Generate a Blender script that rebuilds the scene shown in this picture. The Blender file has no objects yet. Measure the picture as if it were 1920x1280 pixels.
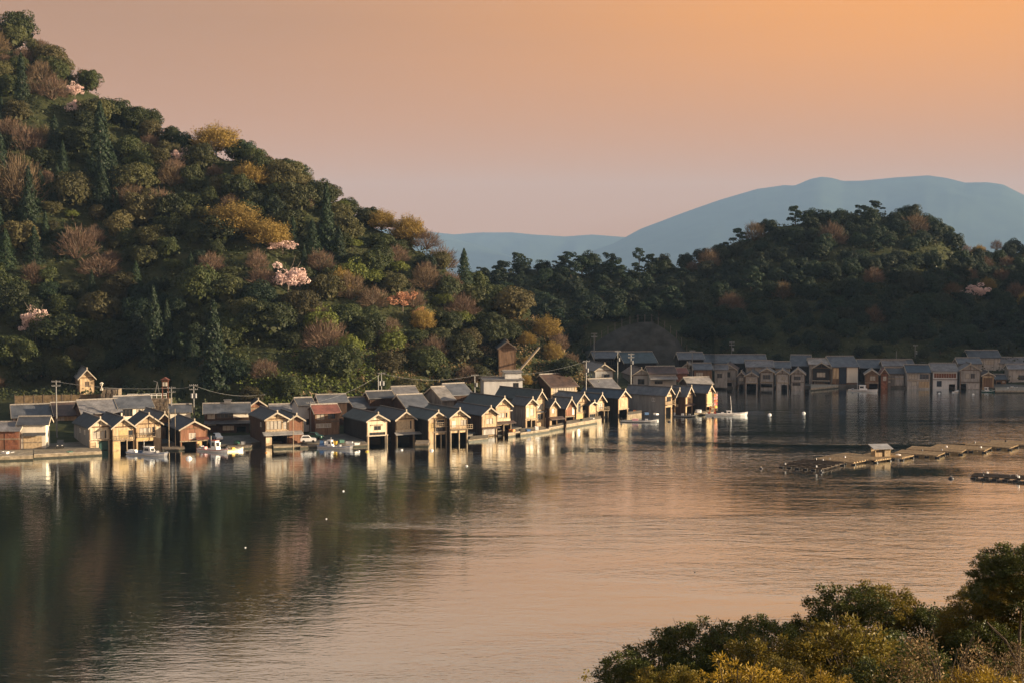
import bpy, math, random
import numpy as np
from mathutils import Vector, noise
R = math.radians
rnd = random.Random(7)
scene = bpy.context.scene
COL = scene.collection

# ------------------------------------------------------------------ camera
F = 2667.0                      # focal length in pixels of the 1920 px wide photograph
CAM_H = 40.0
PITCH = math.atan(126.0 / F)
cd = bpy.data.cameras.new('camera'); cam = bpy.data.objects.new('camera', cd); COL.objects.link(cam)
cd.sensor_width = 36.0; cd.lens = 36.0 * F / 1920.0
cd.clip_start = 0.5; cd.clip_end = 60000.0
cam.location = (0, 0, CAM_H); cam.rotation_euler = (R(90) - PITCH, 0, 0)
scene.camera = cam

# ------------------------------------------------------------------ sky, sun, exposure
SUN_EL, SUN_AZ = R(10.5), R(98.0)          # azimuth clockwise from +Y (the view direction): the sun stands to the right
world = bpy.data.worlds.new('World'); scene.world = world; world.use_nodes = True
def build_world():
    nt = world.node_tree; N = nt.nodes; Lk = nt.links; N.clear()
    out = N.new('ShaderNodeOutputWorld'); bg = N.new('ShaderNodeBackground')
    sky = N.new('ShaderNodeTexSky'); sky.sky_type = 'NISHITA'; sky.sun_disc = False
    sky.sun_elevation = SUN_EL; sky.sun_rotation = SUN_AZ; sky.dust_density = 3.0; sky.air_density = 1.4
    tc = N.new('ShaderNodeTexCoord'); sep = N.new('ShaderNodeSeparateXYZ')
    Lk.new(tc.outputs['Generated'], sep.inputs[0])
    # dusk glow: warm towards the sun, rose away from it, dying away overhead
    az = N.new('ShaderNodeVectorMath'); az.operation = 'DOT_PRODUCT'
    az.inputs[1].default_value = (math.sin(SUN_AZ), math.cos(SUN_AZ), 0.75)
    Lk.new(tc.outputs['Generated'], az.inputs[0])
    ns = N.new('ShaderNodeTexNoise'); ns.inputs['Scale'].default_value = 2.2; ns.inputs['Detail'].default_value = 3
    mp = N.new('ShaderNodeMapping'); mp.inputs['Scale'].default_value = (1.0, 1.0, 9.0)
    Lk.new(tc.outputs['Generated'], mp.inputs[0]); Lk.new(mp.outputs[0], ns.inputs[0])
    ad = N.new('ShaderNodeMath'); ad.operation = 'MULTIPLY_ADD'; ad.inputs[1].default_value = 0.20; 
    Lk.new(ns.outputs[0], ad.inputs[0]); Lk.new(az.outputs['Value'], ad.inputs[2])
    mr = N.new('ShaderNodeMapRange'); mr.interpolation_type = 'SMOOTHSTEP'
    mr.inputs['From Min'].default_value = -0.25; mr.inputs['From Max'].default_value = 0.43
    Lk.new(ad.outputs[0], mr.inputs['Value'])
    mix = N.new('ShaderNodeMix'); mix.data_type = 'RGBA'
    mix.inputs['A'].default_value = GLOW_FAR; mix.inputs['B'].default_value = GLOW_SUN
    Lk.new(mr.outputs[0], mix.inputs['Factor'])
    lo = N.new('ShaderNodeMapRange'); lo.interpolation_type = 'SMOOTHSTEP'
    lo.inputs['From Min'].default_value = 0.05; lo.inputs['From Max'].default_value = 0.19
    Lk.new(sep.outputs['Z'], lo.inputs['Value'])
    mix0 = mix; mix = N.new('ShaderNodeMix'); mix.data_type = 'RGBA'; mix.inputs['A'].default_value = GLOW_LOW
    Lk.new(mix0.outputs['Result'], mix.inputs['B']); Lk.new(lo.outputs[0], mix.inputs['Factor'])
    hi = N.new('ShaderNodeMapRange'); hi.interpolation_type = 'SMOOTHSTEP'
    hi.inputs['From Min'].default_value = 0.17; hi.inputs['From Max'].default_value = 0.31
    Lk.new(sep.outputs['Z'], hi.inputs['Value'])
    mix1 = mix; mix = N.new('ShaderNodeMix'); mix.data_type = 'RGBA'; mix.inputs['B'].default_value = GLOW_HIGH
    Lk.new(mix1.outputs['Result'], mix.inputs['A']); Lk.new(hi.outputs[0], mix.inputs['Factor'])
    el = N.new('ShaderNodeMapRange'); el.interpolation_type = 'SMOOTHSTEP'
    el.inputs['From Min'].default_value = 0.34; el.inputs['From Max'].default_value = 0.72
    el.inputs['To Min'].default_value = 1.0; el.inputs['To Max'].default_value = 0.0
    Lk.new(sep.outputs['Z'], el.inputs['Value'])
    sc_ = N.new('ShaderNodeVectorMath'); sc_.operation = 'SCALE'; sc_.inputs['Scale'].default_value = NISHITA
    Lk.new(sky.outputs[0], sc_.inputs[0])
    mul = N.new('ShaderNodeMix'); mul.data_type = 'RGBA'        # low sky: dusk colours; overhead: the clear sky
    Lk.new(sc_.outputs[0], mul.inputs['A']); Lk.new(mix.outputs['Result'], mul.inputs['B']); Lk.new(el.outputs[0], mul.inputs['Factor'])
    Lk.new(mul.outputs['Result'], bg.inputs['Color']); bg.inputs['Strength'].default_value = 1.0
    Lk.new(bg.outputs[0], out.inputs['Surface'])
GLOW_SUN = (0.335, 0.116, 0.001, 1); GLOW_FAR = (0.158, 0.069, 0.024, 1); GLOW_LOW = (0.225, 0.074, 0.003, 1); GLOW_HIGH = (0.35, 0.235, 0.155, 1); NISHITA = 0.085
build_world()
sd = bpy.data.lights.new('sun', 'SUN'); sun = bpy.data.objects.new('sun', sd); COL.objects.link(sun)
sd.energy = 5.0; sd.angle = R(0.5); sd.color = (1.0, 0.78, 0.52)
sv = Vector((math.sin(SUN_AZ) * math.cos(SUN_EL), math.cos(SUN_AZ) * math.cos(SUN_EL), math.sin(SUN_EL)))
sun.rotation_euler = sv.to_track_quat('Z', 'Y').to_euler(); sun.location = (120, 200, 200)
scene.view_settings.view_transform = 'Standard'; scene.view_settings.look = 'None'
scene.view_settings.exposure = 1.65; scene.view_settings.gamma = 1.0; scene.view_settings.use_curve_mapping = False
scene.render.engine = 'CYCLES'
scene.cycles.use_denoising = True
scene.cycles.max_bounces = 6; scene.cycles.diffuse_bounces = 2; scene.cycles.glossy_bounces = 3
scene.cycles.transmission_bounces = 2; scene.cycles.volume_bounces = 0; scene.cycles.transparent_max_bounces = 6
scene.cycles.sample_clamp_indirect = 4.0

# ------------------------------------------------------------------ picture <-> place
FW = Vector((0, math.cos(PITCH), -math.sin(PITCH))); UP = Vector((0, math.sin(PITCH), math.cos(PITCH))); C0 = Vector((0, 0, CAM_H))
def ray(px, py): return FW + Vector((1, 0, 0)) * ((px - 960) / F) - UP * ((py - 640) / F)
def at_z(px, py, z=0.0):
    d = ray(px, py); t = (z - CAM_H) / d.z; return C0 + d * t
def at_Y(px, py, Y):
    d = ray(px, py); return C0 + d * (Y / d.y)
def proj(P):
    d = Vector(P) - C0; w = d.dot(FW); return 960 + F * d.x / w, 640 - F * d.dot(UP) / w
def aof(px, py=700):
    d = ray(px, py); return d.x / d.y

# ------------------------------------------------------------------ objects
def tag(o, label=None, cat=None, group=None, kind=None):
    if label: o['label'] = label
    if cat: o['category'] = cat
    if group: o['group'] = group
    if kind: o['kind'] = kind
    return o
def empty(name, loc, rz=0.0):
    o = bpy.data.objects.new(name, None); COL.objects.link(o); o.location = loc; o.rotation_euler = (0, 0, rz)
    o.empty_display_size = 0.5; return o
def link(name, me, parent=None):
    o = bpy.data.objects.new(name, me); COL.objects.link(o)
    if parent: o.parent = parent
    return o
class MB:
    def __init__(s): s.v = []; s.f = []
    def poly(s, pts):
        n = len(s.v); s.v += [tuple(p) for p in pts]; s.f.append(tuple(range(n, n + len(pts))))
    def hexa(s, p):            # 8 points: bottom ring then top ring
        n = len(s.v); s.v += [tuple(q) for q in p]
        for a in ((0, 3, 2, 1), (4, 5, 6, 7), (0, 1, 5, 4), (1, 2, 6, 5), (2, 3, 7, 6), (3, 0, 4, 7)): s.f.append(tuple(n + i for i in a))
    def box(s, x0, x1, y0, y1, z0, z1):
        s.hexa([(x0, y0, z0), (x1, y0, z0), (x1, y1, z0), (x0, y1, z0), (x0, y0, z1), (x1, y0, z1), (x1, y1, z1), (x0, y1, z1)])
    def prism(s, pts2, axis, a, b):   # extruded polygon; axis 'y': pts are (x,z); axis 'x': pts are (y,z); 'z': (x,y)
        def m(p, t): return (p[0], t, p[1]) if axis == 'y' else ((t, p[0], p[1]) if axis == 'x' else (p[0], p[1], t))
        n = len(s.v); k = len(pts2)
        s.v += [m(p, a) for p in pts2] + [m(p, b) for p in pts2]
        s.f.append(tuple(n + i for i in range(k))[::-1]); s.f.append(tuple(n + k + i for i in range(k)))
        for i in range(k):
            j = (i + 1) % k; s.f.append((n + i, n + j, n + k + j, n + k + i))
    def tube(s, pts, r, k=6, r1=None):
        pts = [Vector(p) for p in pts]; n0 = len(s.v); m = len(pts)
        for i, p in enumerate(pts):
            d = (pts[min(i + 1, m - 1)] - pts[max(i - 1, 0)]).normalized()
            a = d.cross(Vector((0, 0, 1)));
            if a.length < 1e-3: a = Vector((1, 0, 0))
            a.normalize(); b = d.cross(a); rr = r if r1 is None else r + (r1 - r) * i / max(1, m - 1)
            for j in range(k):
                t = 2 * math.pi * j / k; s.v.append(tuple(p + a * math.cos(t) * rr + b * math.sin(t) * rr))
        for i in range(m - 1):
            for j in range(k):
                a0 = n0 + i * k + j; a1 = n0 + i * k + (j + 1) % k; s.f.append((a0, a1, a1 + k, a0 + k))
        s.f.append(tuple(n0 + j for j in range(k))[::-1]); s.f.append(tuple(n0 + (m - 1) * k + j for j in range(k)))
    def mesh(s, name, m):
        me = bpy.data.meshes.new(name); me.from_pydata(s.v, [], s.f); me.update()
        if m: me.materials.append(m)
        return me
    def build(s, name, m, parent=None): return link(name, s.mesh(name, m), parent)

# ------------------------------------------------------------------ materials
def lin(c): return tuple(c) + (1.0,) if len(c) == 3 else c
def mat(name, col, rough=0.75, var=0.25, scale=1.2, bump=0.0, bscale=8.0, stripe=None, sdepth=0.5, col2=None, metal=0.0, spec=0.4, streak=False):
    """procedural surface: mottled colour, optional ribs or board joints along one axis of the object"""
    m = bpy.data.materials.new(name); m.use_nodes = True; nt = m.node_tree; N = nt.nodes; L = nt.links
    b = N['Principled BSDF']; b.inputs['Roughness'].default_value = rough; b.inputs['Metallic'].default_value = metal
    b.inputs['Specular IOR Level'].default_value = spec
    tc = N.new('ShaderNodeTexCoord'); oi = N.new('ShaderNodeObjectInfo')
    off = N.new('ShaderNodeVectorMath'); off.operation = 'MULTIPLY_ADD'
    comb = N.new('ShaderNodeCombineXYZ')
    for i in range(3): L.new(oi.outputs['Random'], comb.inputs[i])
    off.inputs[1].default_value = (37, 53, 71); L.new(comb.outputs[0], off.inputs[0]); L.new(tc.outputs['Object'], off.inputs[2])
    src = off.outputs[0]
    if streak:
        mp = N.new('ShaderNodeMapping'); mp.inputs['Scale'].default_value = (1, 1, 0.18); L.new(src, mp.inputs[0]); src = mp.outputs[0]
    nz = N.new('ShaderNodeTexNoise'); nz.inputs['Scale'].default_value = scale; nz.inputs['Detail'].default_value = 5; nz.inputs['Roughness'].default_value = 0.65
    L.new(src, nz.inputs['Vector'])
    rp = N.new('ShaderNodeMapRange'); rp.inputs['From Min'].default_value = 0.3; rp.inputs['From Max'].default_value = 0.7
    L.new(nz.outputs[0], rp.inputs['Value'])
    mx = N.new('ShaderNodeMix'); mx.data_type = 'RGBA'
    c2 = col2 or tuple(c * (1 - var * 1.6) for c in col)
    mx.inputs['A'].default_value = lin(tuple(min(1, c * (1 + var * 0.6)) for c in col)); mx.inputs['B'].default_value = lin(c2)
    L.new(rp.outputs[0], mx.inputs['Factor']); colout = mx.outputs['Result']
    # every object a little different in tone
    hv = N.new('ShaderNodeHueSaturation'); mr = N.new('ShaderNodeMapRange')
    mr.inputs['To Min'].default_value = 0.85; mr.inputs['To Max'].default_value = 1.15
    L.new(oi.outputs['Random'], mr.inputs['Value']); L.new(mr.outputs[0], hv.inputs['Value']); L.new(colout, hv.inputs['Color']); colout = hv.outputs[0]
    hgt = None
    if stripe:
        ax, w = stripe
        sp = N.new('ShaderNodeSeparateXYZ'); L.new(tc.outputs['Object'], sp.inputs[0])
        mm = N.new('ShaderNodeMath'); mm.operation = 'MULTIPLY'; mm.inputs[1].default_value = 1.0 / w; L.new(sp.outputs[ax], mm.inputs[0])
        fr = N.new('ShaderNodeMath'); fr.operation = 'FRACT'; L.new(mm.outputs[0], fr.inputs[0])
        pp = N.new('ShaderNodeMath'); pp.operation = 'PINGPONG'; pp.inputs[1].default_value = 0.5; L.new(fr.outputs[0], pp.inputs[0])
        ss = N.new('ShaderNodeMapRange'); ss.interpolation_type = 'SMOOTHSTEP'; ss.inputs['From Max'].default_value = 0.22; L.new(pp.outputs[0], ss.inputs['Value'])
        dk = N.new('ShaderNodeMix'); dk.data_type = 'RGBA'; dk.blend_type = 'MULTIPLY'; dk.inputs['Factor'].default_value = sdepth * 0.5
        L.new(colout, dk.inputs['A']); L.new(ss.outputs[0], dk.inputs['B']); colout = dk.outputs['Result']; hgt = ss.outputs[0]
    L.new(colout, b.inputs['Base Color'])
    if bump or hgt:
        bp = N.new('ShaderNodeBump'); bp.inputs['Strength'].default_value = 0.6; bp.inputs['Distance'].default_value = max(bump, 0.03)
        if hgt: L.new(hgt, bp.inputs['Height'])
        else:
            n2 = N.new('ShaderNodeTexNoise'); n2.inputs['Scale'].default_value = bscale; n2.inputs['Detail'].default_value = 4
            L.new(off.outputs[0], n2.inputs['Vector']); L.new(n2.outputs[0], bp.inputs['Height'])
        L.new(bp.outputs[0], b.inputs['Normal'])
    return m
def leafmat(name, ca, cb, cc=None, rough=0.6, trans=0.25, nscale=0.55, vmin=0.6, vmax=1.35):
    m = bpy.data.materials.new(name); m.use_nodes = True; nt = m.node_tree; N = nt.nodes; L = nt.links
    b = N['Principled BSDF']; b.inputs['Roughness'].default_value = rough; b.inputs['Specular IOR Level'].default_value = 0.25
    tc = N.new('ShaderNodeTexCoord'); oi = N.new('ShaderNodeObjectInfo')
    nz = N.new('ShaderNodeTexNoise'); nz.inputs['Scale'].default_value = nscale; nz.inputs['Detail'].default_value = 6; nz.inputs['Roughness'].default_value = 0.75
    L.new(tc.outputs['Object'], nz.inputs['Vector'])
    rp = N.new('ShaderNodeMapRange'); rp.inputs['From Min'].default_value = 0.33; rp.inputs['From Max'].default_value = 0.67; L.new(nz.outputs[0], rp.inputs['Value'])
    mx = N.new('ShaderNodeMix'); mx.data_type = 'RGBA'; mx.inputs['A'].default_value = lin(ca); mx.inputs['B'].default_value = lin(cb); L.new(rp.outputs[0], mx.inputs['Factor'])
    res = mx.outputs['Result']
    if cc:
        m2 = N.new('ShaderNodeMix'); m2.data_type = 'RGBA'; m2.inputs['B'].default_value = lin(cc); L.new(res, m2.inputs['A'])
        rr = N.new('ShaderNodeMapRange'); rr.inputs['From Min'].default_value = 0.55; L.new(oi.outputs['Random'], rr.inputs['Value']); L.new(rr.outputs[0], m2.inputs['Factor']); res = m2.outputs['Result']
    mu = N.new('ShaderNodeMath'); mu.operation = 'MULTIPLY'; mu.inputs[1].default_value = 13.7; fr = N.new('ShaderNodeMath'); fr.operation = 'FRACT'
    L.new(oi.outputs['Random'], mu.inputs[0]); L.new(mu.outputs[0], fr.inputs[0])
    vr = N.new('ShaderNodeMapRange'); vr.inputs['To Min'].default_value = vmin; vr.inputs['To Max'].default_value = vmax; L.new(fr.outputs[0], vr.inputs['Value'])
    hv = N.new('ShaderNodeHueSaturation'); L.new(vr.outputs[0], hv.inputs['Value']); L.new(res, hv.inputs['Color']); res = hv.outputs[0]
    L.new(res, b.inputs['Base Color'])
    if trans > 0:
        tr = N.new('ShaderNodeBsdfTranslucent'); L.new(res, tr.inputs['Color']); ms = N.new('ShaderNodeMixShader'); ms.inputs[0].default_value = trans
        L.new(b.outputs[0], ms.inputs[1]); L.new(tr.outputs[0], ms.inputs[2]); L.new(ms.outputs[0], N['Material Output'].inputs['Surface'])
    return m

# ================================================================== the land
def curve(pts):
    xs = np.array([p[0] for p in pts], float); cols = [np.array([p[i] for p in pts], float) for i in range(1, len(pts[0]))]
    return lambda x: [np.interp(x, xs, c) for c in cols]
def smooth(x): x = np.clip(x, 0, 1); return x * x * (3 - 2 * x)
# columns of the land are directions a = X/Y; curves are given at photograph columns and turned into real distances and heights
SHORE = [(-900, 880), (-300, 872), (0, 857), (100, 854), (164, 850), (168, 840), (210, 839), (254, 837), (303, 836), (335, 835), (390, 834), (395, 839), (430, 838), (470, 836),
         (497, 831), (560, 831), (566, 836), (600, 835), (684, 833), (690, 826), (727, 827), (742, 823), (776, 824), (803, 822), (836, 822), (843, 821), (876, 821), (903, 813),
         (930, 812), (958, 809), (1003, 800), (1030, 797), (1060, 790), (1080, 785), (1104, 783), (1118, 779), (1134, 779), (1159, 775), (1178, 776), (1240, 774), (1247, 772), (1300, 770), (1336, 769),
         (1339, 768), (1339.02, 728), (1400, 727), (1560, 726), (1620, 725), (1700, 728), (1800, 727), (1920, 733), (2300, 748), (2800, 790), (3200, 806)]
_sp = [at_z(x, y) for x, y in SHORE]
SH_A = np.array([p.x / p.y for p in _sp]); SH_Y = np.array([p.y for p in _sp])
def shoreY(a): return np.interp(a, SH_A, SH_Y)
def hillcurve(rows):        # (px, py canopy, Y crest, tree height, Y base, z base)
    A, YC, ZC, YB, ZB = [], [], [], [], []
    for px, py, yc, th, yb, zb in rows:
        p = at_Y(px, py, yc); A.append(p.x / p.y); YC.append(yc); ZC.append(p.z - th); YB.append(yb); ZB.append(zb)
    A = np.array(A)
    return lambda a: (np.interp(a, A, YC), np.interp(a, A, ZC), np.interp(a, A, YB), np.interp(a, A, ZB))
HL = hillcurve([(-1500, 60, 500, 6, 345, 8), (-700, -80, 515, 6, 348, 8), (-300, -60, 512, 6, 378, 9), (0, 32, 505, 6, 382, 9), (60, 55, 501, 6, 384, 9), (130, 103, 495, 6, 385, 9), (235, 190, 486, 6, 384, 9),
                (350, 232, 476, 6, 374, 8), (500, 272, 468, 6, 372, 7), (620, 342, 462, 6, 379, 7), (690, 384, 458, 6, 384, 7), (800, 434, 452, 6, 395, 7),
                (890, 508, 447, 6, 403, 7), (960, 535, 441, 7, 409, 7), (1000, 560, 437, 6, 414, 7), (1015, 585, 434, 5, 416, 7), (1060, 636, 431, 4, 417, 7), (1100, 694, 428, 3, 418, 7), (1130, 726, 424, 2, 420, 6)])
HR = hillcurve([(500, 540, 560, 6, 505, 8), (860, 500, 575, 5.5, 515, 9), (940, 490, 580, 5.5, 520, 9), (1060, 475, 585, 5.5, 524, 9), (1190, 482, 590, 5.5, 527, 9), (1280, 475, 595, 5.5, 527, 9), (1340, 450, 598, 5.5, 527, 9),
                (1400, 424, 602, 5.5, 526, 9), (1450, 402, 605, 5.5, 525, 9), (1510, 394, 607, 5.5, 523, 9), (1560, 380, 610, 5.5, 522, 9), (1640, 378, 612, 5.5, 520, 9), (1710, 388, 612, 5.5, 520, 9),
                (1760, 408, 612, 5.5, 519, 9), (1800, 446, 613, 5.5, 519, 9), (1840, 464, 616, 5.5, 519, 9), (1920, 478, 620, 5.5, 519, 9), (2100, 470, 612, 5.5, 508, 9), (2400, 360, 560, 5.5, 462, 9), (2800, 240, 480, 5.5, 405, 9), (3200, 130, 425, 5.5, 388, 9)])  # unseen rows at the right: crest raised and brought near to shade the far shore
HB = hillcurve([(1700, 560, 700, 7, 640, 8), (1780, 492, 705, 4, 642, 8), (1835, 462, 708, 4, 642, 8), (1870, 452, 710, 4, 642, 8), (1920, 452, 712, 4, 642, 8), (2100, 440, 715, 7, 642, 8), (3200, 430, 715, 7, 640, 8)])
def hill(h, a, Y):
    yc, zc, yb, zb = h(a)
    s = (Y - yb) / (yc - yb)
    up = zb + (zc - zb) * np.clip(s, 0, 1) ** 0.9
    z = np.where(s <= 1, up, zc - 0.55 * (Y - yc))
    return np.where(s <= 0, zb + (s * (yc - yb)) * 0.8, z)
def ground(a, Y):
    ys = shoreY(a); t = Y - ys
    land = np.where(t < 0.05, -2.0, 0.75 + np.clip(t, 0, 12) * 0.02 + np.clip(t - 12, 0, 60) * 0.10)
    ter = (7.4 + np.clip((Y - 365) * .09, 0, 2)) * smooth((Y - 360) / 3.5) * smooth((0.0 - .222 - a) / .02)
    land = np.where(t > 12, np.maximum(land, ter), land)
    z = np.maximum(land, np.where(t > 8, np.maximum(np.maximum(hill(HL, a, Y), hill(HR, a, Y)), hill(HB, a, Y)), -50))
    return z
def gz(x, y): return float(ground(np.array(x / y), np.array(float(y))))
def hit(px, py, y0=300.0, y1=760.0):
    d = ray(px, py); Y = y0
    while Y < y1:
        p = C0 + d * (Y / d.y)
        if gz(p.x, p.y) >= p.z and Y > shoreY(p.x / p.y): return p
        Y += 0.7
    return None
def build_land():
    a_l = np.unique(np.concatenate([np.arange(-0.86, -0.38, 0.02), np.arange(-0.38, 0.40, 0.003), np.arange(0.40, 0.87, 0.02), SH_A[(SH_A > -0.86) & (SH_A < 0.86)]]))
    ss = np.concatenate([[0.0, 0.05, 2, 5, 8.05, 11, 14], np.arange(17, 130, 3.5), np.arange(132, 320, 8), np.arange(330, 460, 30)])
    A, S = np.meshgrid(a_l, ss, indexing='ij'); ys = shoreY(A); Y = ys + S; Z = ground(A, Y)
    Z[:, 0] = -2.0
    X = A * Y; nz_ = np.zeros_like(Z)
    for i in range(Z.shape[0]):
        for j in range(7, Z.shape[1]):
            if Z[i, j] > 9.5: nz_[i, j] = noise.noise(Vector((X[i, j] * .06, Y[i, j] * .06, 0.3))) * 1.6
    Z = Z + nz_
    n, m = Z.shape
    V = np.stack([X, Y, Z], -1).reshape(-1, 3)
    idx = np.arange(n * m).reshape(n, m)
    Fq = np.stack([idx[:-1, :-1], idx[1:, :-1], idx[1:, 1:], idx[:-1, 1:]], -1).reshape(-1, 4)
    me = bpy.data.meshes.new('terrain'); me.from_pydata(V.tolist(), [], Fq.tolist()); me.update()
    me.materials.append(mat('earth', (0.040, 0.040, 0.018), rough=0.9, var=0.4, scale=0.35, col2=(0.014, 0.022, 0.008), spec=0.1))
    me.materials.append(mat('yard_concrete', (0.11, 0.10, 0.085), rough=0.85, var=0.3, scale=0.5, spec=0.2))
    pm = np.zeros((n - 1, m - 1), int); pm[:, :6] = 1
    me.polygons.foreach_set('material_index', pm.reshape(-1).astype(np.int32))
    for p in me.polygons: p.use_smooth = p.material_index == 0
    tag(link('terrain', me), kind='structure')
build_land()

# ------------------------------------------------------------------ water
def build_water():
    m = bpy.data.materials.new('sea_water'); m.use_nodes = True; nt = m.node_tree; N = nt.nodes; L = nt.links
    b = N['Principled BSDF']; b.inputs['Base Color'].default_value = (0.008, 0.012, 0.012, 1); b.inputs['Roughness'].default_value = 0.04
    b.inputs['IOR'].default_value = 1.5; b.inputs['Specular IOR Level'].default_value = 0.5
    tc = N.new('ShaderNodeTexCoord')
    def wave(sc, sx, sy, det, dist=0.0, rot=0.0):
        mp = N.new('ShaderNodeMapping'); mp.inputs['Scale'].default_value = (sx, sy, 1); mp.inputs['Rotation'].default_value = (0, 0, rot)
        L.new(tc.outputs['Object'], mp.inputs[0])
        n = N.new('ShaderNodeTexNoise'); n.inputs['Scale'].default_value = sc; n.inputs['Detail'].default_value = det; n.inputs['Distortion'].default_value = dist
        L.new(mp.outputs[0], n.inputs['Vector']); return n.outputs[0]
    w1 = wave(0.36, 0.40, 1.0, 4, 0.6, 0.10)      # long lazy wavelets
    w2 = wave(1.7, 0.5, 1.0, 3, 0.3, -0.1)        # small ripples
    pat = wave(0.016, 0.55, 1.7, 3, 0.8, 0.25)    # where the breeze touches the bay
    pr = N.new('ShaderNodeMapRange'); pr.interpolation_type = 'SMOOTHSTEP'; pr.inputs['From Min'].default_value = 0.42; pr.inputs['From Max'].default_value = 0.62
    pr.inputs['To Min'].default_value = 0.34; pr.inputs['To Max'].default_value = 1.0; sx = N.new('ShaderNodeSeparateXYZ'); L.new(tc.outputs['Object'], sx.inputs[0])      # the hill on the left keeps the breeze off the water under it
    lee = N.new('ShaderNodeMapRange'); lee.inputs['From Min'].default_value = -70.0; lee.inputs['From Max'].default_value = 40.0; lee.inputs['To Min'].default_value = -0.20; lee.inputs['To Max'].default_value = 0.05; L.new(sx.outputs[0], lee.inputs['Value'])
    pa = N.new('ShaderNodeMath'); pa.operation = 'ADD'; L.new(pat, pa.inputs[0]); L.new(lee.outputs[0], pa.inputs[1]); L.new(pa.outputs[0], pr.inputs['Value'])
    s1 = N.new('ShaderNodeMath'); s1.operation = 'MULTIPLY'; s1.inputs[1].default_value = 0.10; L.new(w1, s1.inputs[0])
    s2 = N.new('ShaderNodeMath'); s2.operation = 'MULTIPLY'; s2.inputs[1].default_value = 0.052; L.new(w2, s2.inputs[0])
    ad = N.new('ShaderNodeMath'); ad.operation = 'ADD'; L.new(s1.outputs[0], ad.inputs[0]); L.new(s2.outputs[0], ad.inputs[1])
    ml = N.new('ShaderNodeMath'); ml.operation = 'MULTIPLY'; L.new(ad.outputs[0], ml.inputs[0]); L.new(pr.outputs[0], ml.inputs[1])
    bp = N.new('ShaderNodeBump'); bp.inputs['Strength'].default_value = 1.0; bp.inputs['Distance'].default_value = 1.0
    L.new(ml.outputs[0], bp.inputs['Height']); L.new(bp.outputs[0], b.inputs['Normal'])
    gl = N.new('ShaderNodeBsdfGlossy'); gl.inputs['Color'].default_value = (0.84, 0.91, 0.95, 1); gl.inputs['Roughness'].default_value = 0.04; L.new(bp.outputs[0], gl.inputs['Normal'])
    fr = N.new('ShaderNodeFresnel'); fr.inputs['IOR'].default_value = 1.33; L.new(bp.outputs[0], fr.inputs['Normal'])
    fm = N.new('ShaderNodeMapRange'); fm.inputs['From Min'].default_value = 0.03; fm.inputs['From Max'].default_value = 0.42; L.new(fr.outputs[0], fm.inputs['Value'])
    ms = N.new('ShaderNodeMixShader'); L.new(fm.outputs[0], ms.inputs[0]); L.new(b.outputs[0], ms.inputs[1]); L.new(gl.outputs[0], ms.inputs[2])
    L.new(ms.outputs[0], N['Material Output'].inputs['Surface'])
    mb = MB(); mb.poly([(-15000, -15000, 0), (15000, -15000, 0), (15000, 15500, 0), (-15000, 15500, 0)])
    tag(mb.build('water', m), kind='structure')
build_water()

# ------------------------------------------------------------------ far mountains
def mountain(rows, Y, depth, seed, hx0, hx1):
    xs = np.array([r[0] for r in rows], float); ys = np.array([r[1] for r in rows], float)
    cols = np.arange(hx0, hx1 + 1, 6.0); V = []; n = len(cols); K = 22
    for c in cols:
        py = np.interp(c, xs, ys); top = at_Y(c, py, Y); base = at_Y(c, 514, Y)
        H = max(top.z, 5.0); a = top.x / Y
        for k in range(K):
            t = k / (K - 1) * 2 - 1                   # -1 near foot .. 0 crest .. 1 far foot
            yy = Y + t * depth
            f = 1 - abs(t) ** 1.15
            rid = noise.fractal(Vector((a * Y / (depth * 0.30), yy / (depth * 0.30), seed)), 0.9, 2.1, 5) * 0.10 * (1 - f) * f * 4
            z = H * max(0.0, f + rid * min(1, abs(t) * 5)) - 4
            if abs(t) < 1e-6: z = H + noise.fractal(Vector((c * .045, seed, 0)), 0.7, 2.0, 6) * H * 0.012
            V.append((a * yy, yy, z))
    Fq = [(i * K + j, (i + 1) * K + j, (i + 1) * K + j + 1, i * K + j + 1) for i in range(n - 1) for j in range(K - 1)]
    me = bpy.data.meshes.new('mountain'); me.from_pydata(V, [], Fq); me.update(); me.materials.append(M_MTN)
    for p in me.polygons: p.use_smooth = True
    return tag(link('mountains', me), kind='structure')
M_MTN = mat('mountain_forest', (0.030, 0.045, 0.030), rough=0.95, var=0.3, scale=0.004, spec=0.0)
mountain([(700, 520), (960, 508), (1060, 492), (1100, 472), (1150, 455), (1200, 427), (1280, 396), (1350, 371), (1420, 350), (1470, 343), (1490, 344), (1520, 331), (1540, 327), (1560, 329), (1580, 335), (1620, 334), (1680, 328), (1740, 324),
          (1775, 329), (1810, 338), (1850, 337), (1880, 341), (1920, 362), (2050, 410), (2300, 440), (2900, 470), (3400, 512)], 12500, 2400, 1.0, 700, 3400)
mountain([(300, 470), (600, 445), (760, 425), (810, 432), (850, 437), (900, 433), (960, 433), (1000, 437), (1060, 441), (1110, 437), (1160, 441), (1300, 450), (1900, 440), (2400, 455), (3000, 512)], 14700, 900, 5.0, 300, 3000)
mountain([(200, 490), (500, 450), (700, 425), (800, 432), (850, 445), (900, 458), (950, 476), (1010, 495), (1100, 512)], 13600, 1200, 9.0, 200, 1100)

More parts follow.
